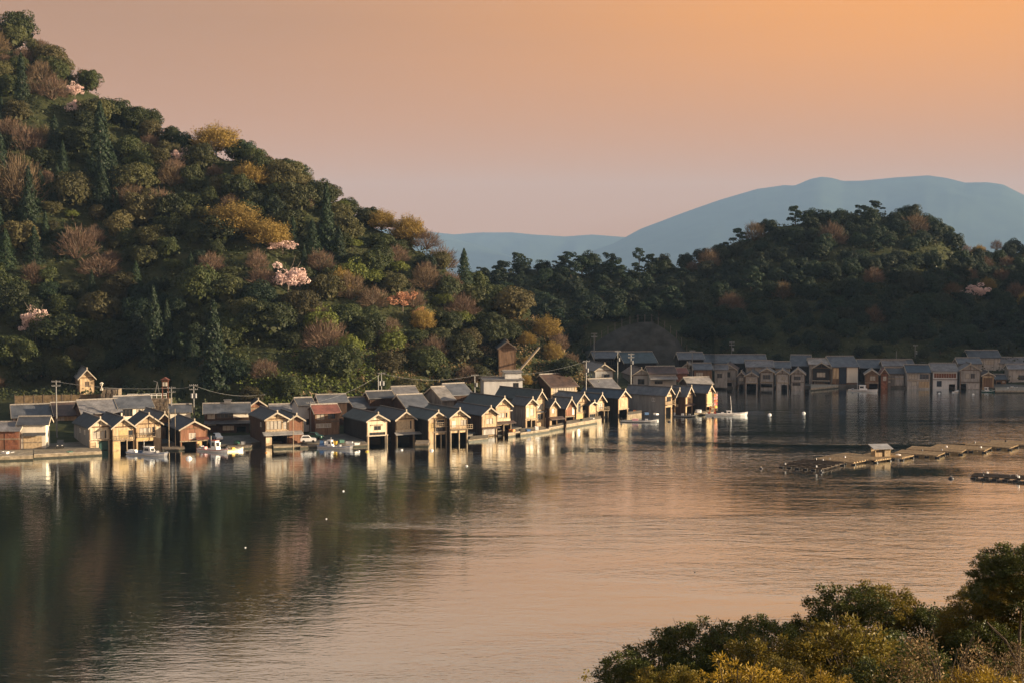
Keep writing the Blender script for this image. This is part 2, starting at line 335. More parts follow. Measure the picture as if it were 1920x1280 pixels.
# ------------------------------------------------------------------ haze
def build_haze():
    m = bpy.data.materials.new('haze_air'); m.use_nodes = True; nt = m.node_tree; N = nt.nodes; N.clear()
    o = N.new('ShaderNodeOutputMaterial'); v = N.new('ShaderNodeVolumePrincipled')
    v.inputs['Color'].default_value = HAZE_COL; v.inputs['Density'].default_value = HAZE_D; v.inputs['Anisotropy'].default_value = 0.0
    nt.links.new(v.outputs[0], o.inputs['Volume'])
    mb = MB(); mb.box(-16000, 16000, -16000, 16000, -3.0, 1060.0)
    tag(mb.build('haze', m), kind='stuff')
HAZE_COL = (0.345, 0.56, 0.92, 1); HAZE_D = 0.54e-4
build_haze()

# ================================================================== trees
def quads(pos, nrm, size, asp=1.0, rs=None, bend=0.0):
    """leaf-sized faces at pos facing nrm"""
    n = len(pos); rs = rs or np.random.RandomState(1)
    nrm = nrm / np.maximum(np.linalg.norm(nrm, axis=1, keepdims=True), 1e-6)
    r = rs.normal(size=(n, 3)); u = np.cross(nrm, r); u /= np.maximum(np.linalg.norm(u, axis=1, keepdims=True), 1e-6); w = np.cross(nrm, u)
    s = size * rs.uniform(0.6, 1.35, (n, 1)); u = u * s; w = w * s * asp
    V = np.stack([pos - u - w * .55, pos + u * .15 - w, pos + u, pos - u * .1 + w], 1).reshape(-1, 3)
    Fq = np.arange(4 * n).reshape(-1, 4)
    return V, Fq
def leafmesh(name, parts, m):
    V = np.concatenate([p[0] for p in parts]); k = 0; Fs = []
    for v, f in parts: Fs.append(f + k); k += len(v)
    me = bpy.data.meshes.new(name); Fa = np.concatenate(Fs)
    me.vertices.add(len(V)); me.vertices.foreach_set('co', V.astype(np.float32).reshape(-1))
    nf, nc = Fa.shape
    me.loops.add(nf * nc); me.loops.foreach_set('vertex_index', Fa.astype(np.int32).reshape(-1))
    me.polygons.add(nf); me.polygons.foreach_set('loop_start', (np.arange(nf) * nc).astype(np.int32))
    me.update(calc_edges=True); me.validate()
    me.materials.append(m); return me
def lobes(center, rad, n, size, rs, flat=0.8, jit=0.45, asp=0.8, low=-0.35):
    d = rs.normal(size=(n * 2, 3)); d /= np.linalg.norm(d, axis=1, keepdims=True); d = d[d[:, 2] > low][:n]
    p = center + d * rad * np.array([1, 1, flat]) * rs.uniform(0.82, 1.06, (len(d), 1))
    return quads(p, d + rs.normal(size=d.shape) * jit, size, asp, rs)
def crown_dome(seed, W=4.0, H=4.6, nl=34, per=190, size=0.145, m=None, fill=True, name='crown'):
    """billowing evergreen crown: many rounded leaf masses over a dome, unit tree about 2W wide"""
    rs = np.random.RandomState(seed); parts = []; ex = rs.uniform(.78, 1.22, 3)
    for i in range(nl):
        t = (i + 0.5) / nl; el = math.asin(min(1, t * 1.06 - 0.12)); az = i * 2.39996 + rs.uniform(-.3, .3)
        k = rs.uniform(0.66, 1.12)
        c = np.array([math.cos(az) * math.cos(el) * W * 0.72 * k, math.sin(az) * math.cos(el) * W * 0.72 * k, 4.4 + math.sin(el) * H * 0.66 * k])
        c = c * ex + np.array([0, 0, 4.4]) * (1 - ex)
        parts.append(lobes(c, rs.uniform(0.75, 1.75), per, size, rs, flat=rs.uniform(.6, .95), jit=0.34))
    if fill:
        parts.append(lobes(np.array([0, 0, 4.4]), W * 0.62, 260, 0.5, rs, flat=0.85, low=-0.9))
    return leafmesh(name, parts, m)
def crown_cedar(seed, H=14.0, W=3.4, m=None, n=5200):
    rs = np.random.RandomState(seed)
    t = rs.uniform(0, 1, n) ** 1.35; az = rs.uniform(0, 2 * math.pi, n)
    tiers = 0.72 + 0.34 * np.sin(t * H * 3.1 + az * 2 + 3 * np.sin(az * 3)) * 0.6 + 0.12 * np.sin(az * 5 + t * 20)
    r = W * (1 - t) ** 0.75 * tiers * rs.uniform(0.6, 1.05, n) + 0.08
    pos = np.stack([np.cos(az) * r, np.sin(az) * r, 2.0 + t * (H - 2.0) - r * 0.25], 1)
    nrm = np.stack([np.cos(az), np.sin(az), 0.35 + 0 * az], 1) + rs.normal(size=(n, 3)) * 0.45
    return leafmesh('crown', [quads(pos, nrm, 0.21, 0.6, rs)], m)
def crown_pine(seed, m=None):
    """flat layered clouds of needles on an open crown"""
    rs = np.random.RandomState(seed); parts = []
    for i in range(16):
        h = 4.0 + 5.0 * (i / 15.0); rr = (3.4 if i < 11 else 2.2) * rs.uniform(0.3, 1.0); az = rs.uniform(0, 6.28)
        parts.append(lobes(np.array([math.cos(az) * rr, math.sin(az) * rr, h]), rs.uniform(1.0, 1.7), 150, 0.20, rs, flat=0.42, jit=0.7, low=-0.6))
    return leafmesh('crown', parts, m)
def slivers(pos, d, L, w, rs):
    n = len(pos); d = d / np.linalg.norm(d, axis=1, keepdims=True); r = rs.normal(size=(n, 3)); u = np.cross(d, r); u /= np.linalg.norm(u, axis=1, keepdims=True)
    Ln = L * rs.uniform(0.5, 1.3, (n, 1)); u = u * w
    V = np.stack([pos - u, pos + u, pos + d * Ln + u * .3, pos + d * Ln - u * .3], 1).reshape(-1, 3)
    return V, np.arange(4 * n).reshape(-1, 4)
def crown_twigs(seed, m=None, n=1700, W=3.6, H=4.4, L=1.1, w=0.035, leaf=None):
    """a fan of fine twigs, bare or just budding"""
    rs = np.random.RandomState(seed); d = rs.normal(size=(n * 2, 3)); d /= np.linalg.norm(d, axis=1, keepdims=True); d = d[d[:, 2] > -0.2][:n]
    lump = 1 + 0.16 * np.sin(d[:, 0] * 7 + seed) * np.sin(d[:, 1] * 8 + 2 * seed) + 0.1 * np.sin(d[:, 2] * 13)
    k = rs.uniform(0.45, 1.0, len(d)) ** 0.6
    p = d * np.array([W, W, H]) * (lump * k)[:, None] + np.array([0, 0, 4.0])
    dd = d * np.array([1, 1, 1.3]) + np.array([0, 0, 0.5]) + rs.normal(size=d.shape) * 0.35
    parts = [slivers(p - dd * 0.4, dd, L, w, rs)]
    nb = 46; db = d[:nb]; b0 = np.tile(np.array([[0, 0, 2.4]]), (nb, 1)); t = db * np.array([W, W, H]) * 0.75 + np.array([0, 0, 4.0]) - b0
    Vb, Fb = slivers(b0, t, 1.0, 0.09, rs); Vb = Vb.reshape(-1, 4, 3); Vb[:, 2] = b0 + t; Vb[:, 3] = b0 + t * 1.01; parts.append((Vb.reshape(-1, 3), Fb))
    if leaf:
        parts.append(quads(p[:leaf] + dd[:leaf] * 0.5, d[:leaf] + rs.normal(size=(min(leaf, len(d)), 3)) * .6, 0.13, 0.8, rs))
    return leafmesh('crown', parts, m)
def crown_blossom(seed, m=None, n=30, per=75):
    rs = np.random.RandomState(seed); parts = []
    for i in range(n):
        az = rs.uniform(0, 6.28); el = rs.uniform(0.0, 1.4); k = rs.uniform(0.45, 1.0)
        c = np.array([math.cos(az) * math.cos(el) * 3.4 * k, math.sin(az) * math.cos(el) * 3.4 * k, 3.6 + math.sin(el) * 3.4 * k])
        parts.append(lobes(c, rs.uniform(0.5, 1.0), per, 0.15, rs, flat=0.7, jit=0.8, low=-0.8))
    nb = 30; d = rs.normal(size=(nb, 3)); d[:, 2] = abs(d[:, 2]) + .4; d /= np.linalg.norm(d, axis=1, keepdims=True)
    return leafmesh('crown', parts, m)
def trunk_mesh(h, r, m, seed=0, limbs=4):
    rs = random.Random(seed); mb = MB(); pts = [(0, 0, -1.0), (rs.uniform(-.1, .1), rs.uniform(-.1, .1), h * .5), (rs.uniform(-.3, .3), rs.uniform(-.3, .3), h)]
    mb.tube(pts, r, 6, r * .55)
    for i in range(limbs):
        a = i * 2.4 + rs.uniform(-.3, .3); b = Vector(pts[1]).lerp(Vector(pts[2]), 0.3 + .18 * i)
        mb.tube([b, b + Vector((math.cos(a) * 1.2, math.sin(a) * 1.2, 1.0)), b + Vector((math.cos(a) * 2.1, math.sin(a) * 2.1, 2.4))], r * .45, 5, r * .15)
    return mb.mesh('trunk', m)
M_BARK = mat('bark', (0.085, 0.065, 0.048), rough=0.9, var=0.35, scale=3, streak=True, spec=0.1)
M_BARK2 = mat('pale_bark', (0.20, 0.165, 0.13), rough=0.9, var=0.3, scale=3, streak=True, spec=0.1)
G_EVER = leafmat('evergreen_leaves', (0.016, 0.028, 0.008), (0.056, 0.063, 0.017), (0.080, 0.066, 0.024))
G_EVER2 = leafmat('shade_dark_evergreen_leaves', (0.009, 0.022, 0.010), (0.024, 0.040, 0.016), (0.030, 0.036, 0.016))  # the far hill's shade is put into a darker, bluer leaf colour
G_CEDAR = leafmat('cedar_needles', (0.012, 0.026, 0.012), (0.028, 0.046, 0.018), None, vmin=.75, vmax=1.25)
G_PINE = leafmat('pine_needles', (0.010, 0.023, 0.011), (0.024, 0.042, 0.018), None)  # needles darkened as well, to carry the shade on the far hill
G_TWIG = leafmat('bare_twigs', (0.10, 0.062, 0.042), (0.16, 0.105, 0.070), (0.12, 0.085, 0.045), rough=0.85, trans=0.0, vmin=.75, vmax=1.2)
G_GOLD = leafmat('golden_buds', (0.20, 0.132, 0.034), (0.30, 0.210, 0.056), None, rough=0.7, trans=0.3, vmin=.8, vmax=1.2)
G_LIME = leafmat('young_leaves', (0.075, 0.095, 0.014), (0.13, 0.145, 0.025), None, rough=0.6, trans=0.35, vmin=.8, vmax=1.2)
G_PINK = leafmat('pink_blossom', (0.60, 0.40, 0.35), (0.78, 0.60, 0.54), None, rough=0.7, trans=0.3, vmin=.85, vmax=1.15)
G_CORAL = leafmat('coral_leaves', (0.33, 0.15, 0.085), (0.46, 0.25, 0.15), None, rough=0.7, trans=0.3, vmin=.85, vmax=1.15)
P_EVER = [crown_dome(100 + i, m=G_EVER, W=3.9 + .25 * (i % 3), H=4.2 + .5 * (i % 4), nl=30 + 2 * (i % 4)) for i in range(7)]
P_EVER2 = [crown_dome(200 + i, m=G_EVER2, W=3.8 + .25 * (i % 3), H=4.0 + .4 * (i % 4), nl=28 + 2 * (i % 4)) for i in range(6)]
P_CEDAR = [crown_cedar(300 + i, m=G_CEDAR, W=2.9 + .5 * i) for i in range(4)]
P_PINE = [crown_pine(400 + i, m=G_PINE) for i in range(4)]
P_TWIG = [crown_twigs(500 + i, m=G_TWIG) for i in range(4)]
P_GOLD = [crown_twigs(600 + i, m=G_GOLD, n=3000, w=0.05, leaf=2400) for i in range(3)]
P_LIME = [crown_dome(700 + i, m=G_LIME, nl=24, per=85, size=0.2, fill=False) for i in range(2)]
P_PINK = [crown_blossom(800 + i, m=G_PINK) for i in range(4)]
P_CORAL = [crown_blossom(850 + i, m=G_CORAL, n=20) for i in range(2)]
T_STD = [trunk_mesh(4.8, .26, M_BARK, i) for i in range(3)]
T_TALL = [trunk_mesh(13.0, .24, M_BARK2, 5 + i, 0) for i in range(2)]
T_BARE = [trunk_mesh(5.5, .17, M_BARK2, 9 + i, 5) for i in range(2)]
def tree(name, label, cat, group, x, y, z, s, crowns, trunks, sx=1.0, sz=1.0, rz=None, k=None):
    e = empty(name, (x, y, z), rnd.uniform(0, 6.28) if rz is None else rz); e.scale = (s * sx, s * sx, s * sz)
    link('crown', crowns[rnd.randrange(len(crowns)) if k is None else k % len(crowns)], e)
    link('trunk', trunks[rnd.randrange(len(trunks))], e)
    return tag(e, label, cat, group)
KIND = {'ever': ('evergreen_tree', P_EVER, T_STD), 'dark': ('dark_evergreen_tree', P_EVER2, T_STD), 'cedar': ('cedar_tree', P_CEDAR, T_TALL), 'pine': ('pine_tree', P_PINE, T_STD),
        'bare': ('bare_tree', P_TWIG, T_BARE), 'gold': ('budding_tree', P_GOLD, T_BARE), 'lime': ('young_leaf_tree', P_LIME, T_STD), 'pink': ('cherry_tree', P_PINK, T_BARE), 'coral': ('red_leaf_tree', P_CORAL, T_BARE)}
# trees that can be told apart: (kind, px, py of the crown's centre, crown width in px, vertical stretch, label)
SPECIAL = [
 ('pink', 540, 515, 76, 1.0, 'large pale pink cherry tree in full bloom at the middle of the left hillside'),
 ('pink', 338, 294, 48, .9, 'small pink blossoming tree high on the left hill beside the tall conifer'),
 ('pink', 140, 168, 34, 1.1, 'small whitish blossoming tree near the top of the left hill, the upper of two'),
 ('pink', 146, 200, 38, .9, 'small pink blossoming tree near the top of the left hill, the lower of two'),
 ('pink', 66, 600, 60, 1.2, 'pink cherry tree low on the left hill above the fenced terrace'),
 ('pink', 530, 460, 60, .5, 'flat pink cherry tree tucked under the golden budding trees on the left hill'),
 ('pink', 1830, 545, 50, .75, 'lone pink cherry tree on the dark hill behind the far village'),
 ('pink', 498, 283, 26, .6, 'small pale blossoming tree on the skyline ridge of the left hill'),
 ('pink', 485, 482, 18, .8, 'tiny pink blossoming tree left of the large cherry tree'),
 ('coral', 755, 560, 70, .9, 'salmon red leafed tree on the right part of the left hillside'),
 ('coral', 788, 582, 34, .9, 'small bright coral leafed tree at the right of the salmon tree'),
 ('coral', 62, 700, 36, .7, 'low dark red shrubby tree behind the net fence on the terrace'),
 ('gold', 440, 415, 105, .75, 'broad golden budding tree, largest of the golden trees on the left hill'),
 ('gold', 505, 440, 80, .75, 'golden budding tree touching the right side of the broad golden one'),
 ('gold', 640, 530, 52, 1.1, 'upright golden budding tree right of the large pink cherry'),
 ('gold', 470, 330, 70, .8, 'golden yellow budding tree in the upper middle of the left hill'),
 ('gold', 715, 400, 58, .8, 'golden budding tree on the skyline of the left hill, left of its neighbour'),
 ('gold', 765, 425, 64, .9, 'golden budding tree on the skyline of the left hill, right of its neighbour'),
 ('gold', 405, 262, 92, .65, 'pale golden budding tree on the skyline where the left ridge steps down'),
 ('gold', 1025, 615, 60, .8, 'golden brown budding tree on the low nose of the left hill'),
 ('lime', 252, 300, 46, 1.0, 'lime green young leafed tree beside the tall dark conifer'),
 ('lime', 136, 400, 34, .9, 'small lime green young leafed tree in the dark middle of the left hill'),
 ('lime', 640, 345, 36, .7, 'small lime green tree just under the skyline of the left hill'),
 ('lime', 660, 455, 44, .8, 'lime green young tree above the upright golden tree'),
 ('cedar', 188, 270, 66, 1.2, 'tall dark pointed conifer standing out near the top of the left hill'),
 ('cedar', 40, 160, 40, 1.5, 'dark conifer near the top left between two reddish bare trees'),
 ('cedar', 612, 415, 60, 1.15, 'broad dark conifer below the skyline in the middle of the left hill'),
 ('cedar', 400, 655, 92, 1.0, 'large dark conifer standing directly behind the two storey house'),
 ('cedar', 288, 620, 60, 1.4, 'tall thin trunked conifer beside the dark hollow above the terrace'),
 ('cedar', 870, 510, 40, 1.1, 'dark conifer on the skyline near the right end of the left hill'),
 ('bare', 35, 340, 96, 1.35, 'large brown bare tree with pale trunk at the left edge of the hillside'),
 ('bare', 78, 135, 60, .9, 'reddish bare tree near the top left of the hill'),
 ('bare', 10, 115, 40, .9, 'reddish bare tree at the top left edge of the hill'),
 ('bare', 75, 55, 38, .7, 'grey bare tree standing above the top left skyline'),
 ('bare', 300, 380, 66, 1.0, 'brown bare tree in the middle of the left hill under the tall conifer'),
 ('bare', 185, 500, 90, .6, 'low brown thicket of bare branches across the left hillside'),
 ('bare', 600, 490, 60, .9, 'brown bare tree right of the large pink cherry'),
 ('bare', 700, 560, 66, .9, 'brown bare tree left of the salmon red tree'),
 ('bare', 720, 625, 66, .9, 'brown bare tree below the salmon red tree'),
 ('bare', 800, 450, 60, .8, 'brown bare tree on the skyline right of the golden pair'),
 ('bare', 865, 575, 70, .9, 'brown bare tree on the right slope of the left hill'),
 ('bare', 1560, 440, 56, 1.1, 'grey brown bare tree near the top of the far dark hill'),
 ('bare', 1715, 420, 60, .8, 'brown bare tree on the right shoulder of the far hilltop'),
 ('bare', 1370, 570, 56, 1.0, 'greyish leafless tree in the shade of the far hill, left of another'),
 ('bare', 1468, 545, 44, 1.0, 'greyish leafless tree in the shade of the far hill, right of another'),
 ('bare', 1640, 590, 44, 1.0, 'greyish leafless tree low in the shade on the right of the far hill'),
 ('ever', 190, 570, 92, 1.0, 'large rounded evergreen tree with lit right side above the terrace'),
 ('ever', 110, 610, 120, .9, 'broad dark evergreen tree billowing above the terrace'),
 ('ever', 500, 590, 110, .9, 'broad brownish evergreen tree under the large pink cherry'),
 ('ever', 800, 670, 84, 1.0, 'large dark green evergreen tree at the foot of the hill above the tiled roofs'),
 ('ever', 960, 560, 96, .95, 'large rounded evergreen tree forming the right end of the left hill'),
 ('ever', 1062, 685, 66, .9, 'round green tree behind the tiled roofs at the end of the hill'),
 ('pine', 1199, 468, 26, 1.4, 'single taller pine rising above the ridge in front of the mountains'),
 ('ever', 25, 650, 90, 1.0, 'dark evergreen tree at the left edge above the net fence'),
 ('ever', 60, 690, 70, .9, 'shaded evergreen tree right behind the left end of the net fence'),
 ('ever', 115, 690, 76, .95, 'shaded evergreen tree left of the shrine hut'),
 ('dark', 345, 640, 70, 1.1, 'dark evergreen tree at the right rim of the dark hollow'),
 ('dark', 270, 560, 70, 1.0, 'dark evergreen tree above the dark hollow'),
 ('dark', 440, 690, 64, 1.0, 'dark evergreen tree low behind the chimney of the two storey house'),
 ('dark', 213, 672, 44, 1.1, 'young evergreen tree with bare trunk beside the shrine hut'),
]
PLACED = []
def build_special():
    for kind, px, py, wpx, st, label in SPECIAL:
        ridge = False
        name, cr, tr = KIND[kind]; half = {'cedar': 3.5, 'pine': 4.0, 'pink': 3.9, 'coral': 3.6, 'bare': 3.8, 'gold': 3.8, 'lime': 4.2}.get(kind, 4.1)
        mid = {'cedar': 7.0, 'pine': 6.6, 'bare': 5.3, 'gold': 5.3, 'pink': 5.0, 'coral': 5.0}.get(kind, 5.6)
        Y = 430.0
        p = None
        for it in range(5):
            s = wpx * (1.25 if kind == 'pink' else 1.0) * Y / F / (2 * half); p0 = None
            d = ray(px, py); yy = 330.0
            while yy < 740:
                q = C0 + d * (yy / d.y); a = q.x / q.y
                if yy > shoreY(a) + 14 and gz(q.x, q.y) + (mid - (1.2 if kind == 'cedar' else 1.9 if kind in ('pink', 'coral') else 2.4)) * s * st >= q.z: p0 = q; break
                yy += 0.8
            if p0 is None:
                h = HL(aof(px)) if px < 1060 else HR(aof(px)); p0 = C0 + d * (float(h[0]) / d.y); ridge = True
            Y = p0.y; p = p0
        z = p.z - mid * s * st
        if ridge:
            zg = gz(p.x, p.y) - .4; z = max(zg - 3.2 * s, min(zg - (1.8 * s if kind in ('gold', 'ever', 'lime') else 0), p.z - mid * s * st))
        tree(name, label, 'tree', None, p.x, p.y, z, s, cr, tr, 1.0, st)
        rr = wpx * Y / F / 2
        PLACED.append((p.x, p.y, rr * (0.8 if kind in ('pink', 'coral') else 0.58)))
        if kind in ('pink', 'coral', 'gold', 'lime'): PLACED.append((p.x - p.x / p.y * rr * .9, p.y - rr * .9, rr * .55))
build_special()
HOLES = [(1110, 1290, 590, 690), (930, 972, 632, 700), (140, 185, 700, 745), (250, 330, 705, 780)]      # cut slope, sheds, terrace: no forest trees here
def canopy_kind(px, py, left):
    r = rnd.random()
    if left:
        if px < 260 and py < 520 and 130 < py: return 'cedar' if r < .42 else ('bare' if r < .55 else 'ever')
        if 540 < px < 680 and 380 < py < 480: return 'cedar' if r < .5 else 'ever'
        if 230 < px < 360 and 480 < py < 720: return 'cedar' if r < .5 else 'dark'
        if 640 < px < 960 and py > 480: return 'bare' if r < .22 else ('lime' if r < .36 else ('gold' if r < .39 else 'ever'))
        if 440 < px < 720 and py > 600: return 'bare' if r < .22 else ('lime' if r < .38 else 'ever')
        if px > 960: return 'bare' if r < .4 else ('gold' if r < .55 else 'ever')
        return 'ever' if r < .82 else ('bare' if r < .88 else 'dark')
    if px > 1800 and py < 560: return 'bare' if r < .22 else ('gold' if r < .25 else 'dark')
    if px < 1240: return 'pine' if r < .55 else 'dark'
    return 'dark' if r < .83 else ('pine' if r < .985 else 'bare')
SIDE = {}
def build_forest():
    n_ = {}
    def do(h, x0, x1, y0, y1, step, left, back):
        xs = np.arange(x0, x1, step)
        for i, X in enumerate(xs):
            for Y in np.arange(y0 + (i % 2) * step / 2, y1, step):
                x = X + rnd.uniform(-.33, .33) * step; y = Y + rnd.uniform(-.33, .33) * step
                a = np.array(x / y); yc, zc, yb, zb = [float(q) for q in h(a)]
                if y < yb - (12 if x / y < -.23 else 3) or y > yc + back or y < shoreY(a) + 16: continue
                z = gz(x, y)
                hz = float(hill(h, a, np.array(y)))
                if hz < z - 0.5: continue
                px, py = proj((x, y, z + 5))
                if px < (880 if h is HR else -340) or px > (2010 if not left else 2160) or py < -60: continue
                if any(hx0 < px < hx1 and hy0 < py < hy1 for hx0, hx1, hy0, hy1 in HOLES): continue
                if any((x - q[0]) ** 2 + (y - q[1]) ** 2 < q[2] ** 2 for q in PLACED): continue
                if left and 545 < px < 735 and py > 650 and rnd.random() < .6: continue
                k = canopy_kind(px, py, left); name, cr, tr = KIND[k]
                foot = min(1.0, 0.6 + (y - yb) / 22.0)
                s = (rnd.choice((rnd.uniform(.7, 1.0), rnd.uniform(.9, 1.3), rnd.uniform(1.15, 1.7))) if left else rnd.uniform(.8, 1.3)) * (1.04 if left else 1.02) * foot
                if left and px > 980: s *= 0.6
                st = rnd.uniform(.85, 1.15)
                if k == 'cedar':
                    s *= 0.75
                    if (y - yb) / (yc - yb) > .7: continue
                side = 'left hillside' if left else ('far hill' if h is HR else 'distant rise')
                where = ('left' if px < 320 else 'middle' if px < 680 else 'right') if left else ('left' if px < 1300 else 'middle' if px < 1640 else 'right')
                frac = (y - yb) / (yc - yb); band = 'at the foot of' if frac < .3 else ('halfway up' if frac < .72 else 'at the skyline of')
                spot = f'{band} the {where} part of the {side}'
                desc = {'ever': 'rounded dark evergreen tree', 'dark': 'shaded blue green evergreen tree', 'cedar': 'pointed dark conifer', 'pine': 'flat topped dark pine', 'bare': 'brown leafless tree', 'gold': 'small golden budding tree', 'lime': 'yellow green young leafed tree'}[k]
                tree(name, f'{desc} {spot}', 'tree', f'{desc}s {spot}', x, y, z - 2.8 * s, s, cr, tr, 1.0, st)
                n_[name] = n_.get(name, 0) + 1
    do(HL, -265, 45, 352, 520, 6.6, True, 5)
    do(HR, -20, 285, 512, 640, 7.7, False, 4)
    do(HB, 190, 300, 640, 725, 9.0, False, 6)
    print('FOREST', n_)
build_forest()
M_UNDER = leafmat('undergrowth_leaves', (0.020, 0.030, 0.011), (0.052, 0.056, 0.020), None, nscale=0.12)
M_WEED = leafmat('slope_weeds', (0.10, 0.14, 0.020), (0.16, 0.19, 0.035), None, nscale=0.3)
M_DRY = leafmat('dry_brush_leaves', (0.11, 0.075, 0.035), (0.17, 0.12, 0.055), None, nscale=0.3)
def scatter(name, region, n, size, per, m, spread, seed, lab):
    rs = np.random.RandomState(seed); pos = []
    tries = 0
    x0, x1, y0, y1, test = region
    while len(pos) < n and tries < n * 12:
        tries += 1
        x = rs.uniform(x0, x1); y = rs.uniform(y0, y1); a = x / y
        if y < shoreY(a) + 17: continue
        if not test(x, y, a): continue
        pos.append((x, y, gz(x, y)))
    P = np.repeat(np.array(pos), per, 0); P = P + rs.normal(size=P.shape) * np.array([spread, spread, spread * .45]) + np.array([0, 0, spread * .5])
    nr = rs.normal(size=P.shape) * .6 + np.array([.2, -.3, .8])
    me = leafmesh(name, [quads(P, nr, size, .8, rs)], m)
    return tag(link(name, me), kind='stuff')
def on_hill(h, x, y, a, lo=-0.12, hi=1.06):
    yc, zc, yb, zb = [float(q) for q in h(np.array(a))]; s = (y - yb) / (yc - yb); return lo < s < hi
def not_hole(x, y):
    px, py = proj((x, y, gz(x, y))); return not any(a < px < b and c < py < d for a, b, c, d in HOLES[:2])
scatter('undergrowth', (-275, 45, 345, 500, lambda x, y, a: on_hill(HL, x, y, a) and not_hole(x, y)), 9500, 0.34, 8, M_UNDER, 1.2, 3, '')
scatter('undergrowth', (-30, 250, 505, 625, lambda x, y, a: on_hill(HR, x, y, a) and not_hole(x, y)), 6000, 0.42, 8, M_UNDER, 1.3, 4, '')
def in_px(x, y, boxes):
    px, py = proj((x, y, gz(x, y) + .5)); return any(a < px < b and c < py < d for a, b, c, d in boxes)
scatter('weeds', (-75, -15, 360, 400, lambda x, y, a: in_px(x, y, [(540, 740, 655, 760), (450, 560, 690, 760)])), 1300, 0.34, 8, M_WEED, 0.8, 5, '')
scatter('dry_brush', (-60, 45, 370, 445, lambda x, y, a: in_px(x, y, [(660, 960, 640, 760), (960, 1110, 590, 720), (430, 560, 660, 760)])), 1700, 0.30, 8, M_DRY, 0.8, 6, '')

# ================================================================== houses
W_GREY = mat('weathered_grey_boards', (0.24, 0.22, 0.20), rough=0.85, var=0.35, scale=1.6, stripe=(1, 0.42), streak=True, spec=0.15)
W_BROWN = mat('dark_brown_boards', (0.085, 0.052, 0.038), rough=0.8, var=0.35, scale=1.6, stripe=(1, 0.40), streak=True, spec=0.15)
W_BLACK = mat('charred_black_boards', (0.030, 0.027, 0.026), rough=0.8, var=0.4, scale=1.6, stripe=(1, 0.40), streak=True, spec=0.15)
W_CONC = mat('grey_corrugated_sheet', (0.20, 0.20, 0.20), rough=0.6, var=0.25, scale=0.9, stripe=(1, 0.25), streak=True, spec=0.3)
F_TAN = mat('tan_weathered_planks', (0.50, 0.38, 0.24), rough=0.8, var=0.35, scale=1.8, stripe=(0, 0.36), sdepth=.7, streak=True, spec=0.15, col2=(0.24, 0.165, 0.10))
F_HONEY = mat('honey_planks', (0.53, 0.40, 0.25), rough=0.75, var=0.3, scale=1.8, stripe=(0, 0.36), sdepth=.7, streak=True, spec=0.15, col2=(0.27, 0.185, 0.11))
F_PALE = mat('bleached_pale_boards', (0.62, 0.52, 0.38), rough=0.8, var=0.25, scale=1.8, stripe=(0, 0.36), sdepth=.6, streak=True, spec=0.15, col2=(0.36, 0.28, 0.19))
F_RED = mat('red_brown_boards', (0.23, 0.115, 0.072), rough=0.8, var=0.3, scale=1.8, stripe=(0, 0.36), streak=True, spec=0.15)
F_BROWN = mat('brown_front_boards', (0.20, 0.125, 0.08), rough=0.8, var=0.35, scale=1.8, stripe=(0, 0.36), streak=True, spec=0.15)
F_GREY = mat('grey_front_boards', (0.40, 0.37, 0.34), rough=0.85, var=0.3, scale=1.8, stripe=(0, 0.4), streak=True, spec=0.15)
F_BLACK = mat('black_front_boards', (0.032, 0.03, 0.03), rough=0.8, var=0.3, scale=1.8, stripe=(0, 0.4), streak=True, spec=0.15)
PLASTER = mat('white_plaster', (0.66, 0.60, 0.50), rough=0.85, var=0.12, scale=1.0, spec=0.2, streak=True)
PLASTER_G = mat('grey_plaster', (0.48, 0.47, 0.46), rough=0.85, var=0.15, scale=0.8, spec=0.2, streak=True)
MORTAR = mat('dirty_concrete', (0.36, 0.31, 0.24), rough=0.9, var=0.35, scale=1.4, bump=0.03, spec=0.1, col2=(0.16, 0.13, 0.10))
def roofmat(name, c, ax, rough=0.5, w=0.36): return mat(name, c, rough=rough, var=0.34, scale=0.55, stripe=(ax, w), sdepth=0.55, spec=0.45)
ROOFS = {}
for nm, c, rg in (('slate', (0.095, 0.098, 0.108), .45), ('blue', (0.042, 0.056, 0.078), .40), ('teal', (0.036, 0.053, 0.058), .42), ('grey', (0.17, 0.16, 0.16), .6), ('pale', (0.27, 0.245, 0.225), .65), ('brown', (0.085, 0.052, 0.04), .6), ('redtile', (0.19, 0.07, 0.05), .6), ('dark', (0.068, 0.068, 0.074), .5), ('tin', (0.30, 0.29, 0.28), .4)):
    ROOFS[nm] = (roofmat(nm + '_roof_tiles', c, 1, rg), roofmat(nm + '_roof_tiles_cross', c, 0, rg))
RIDGE = mat('ridge_tiles', (0.30, 0.27, 0.24), rough=0.7, var=0.3, scale=3, spec=0.3)
RIDGE_D = mat('dark_ridge_tiles', (0.10, 0.095, 0.095), rough=0.6, var=0.3, scale=3, spec=0.3)
BARGE = mat('bargeboard_paint', (0.44, 0.38, 0.30), rough=0.7, var=0.2, scale=2.5, spec=0.2)
BARGE_D = mat('dark_bargeboard', (0.15, 0.12, 0.10), rough=0.8, var=0.3, scale=2.5, spec=0.2)
TIMBER = mat('dark_frame_timber', (0.16, 0.105, 0.065), rough=0.85, var=0.35, scale=3, streak=True, spec=0.1)
POST = mat('weathered_post', (0.34, 0.27, 0.19), rough=0.85, var=0.35, scale=3, streak=True, spec=0.1)
FRAME = mat('window_frame', (0.12, 0.085, 0.06), rough=0.6, var=0.2, scale=3, spec=0.3)
FRAME_W = mat('aluminium_frame', (0.55, 0.53, 0.50), rough=0.4, var=0.1, scale=3, spec=0.5)
GLASS = mat('dark_glass', (0.025, 0.03, 0.035), rough=0.12, var=0.2, scale=0.8, spec=0.6)
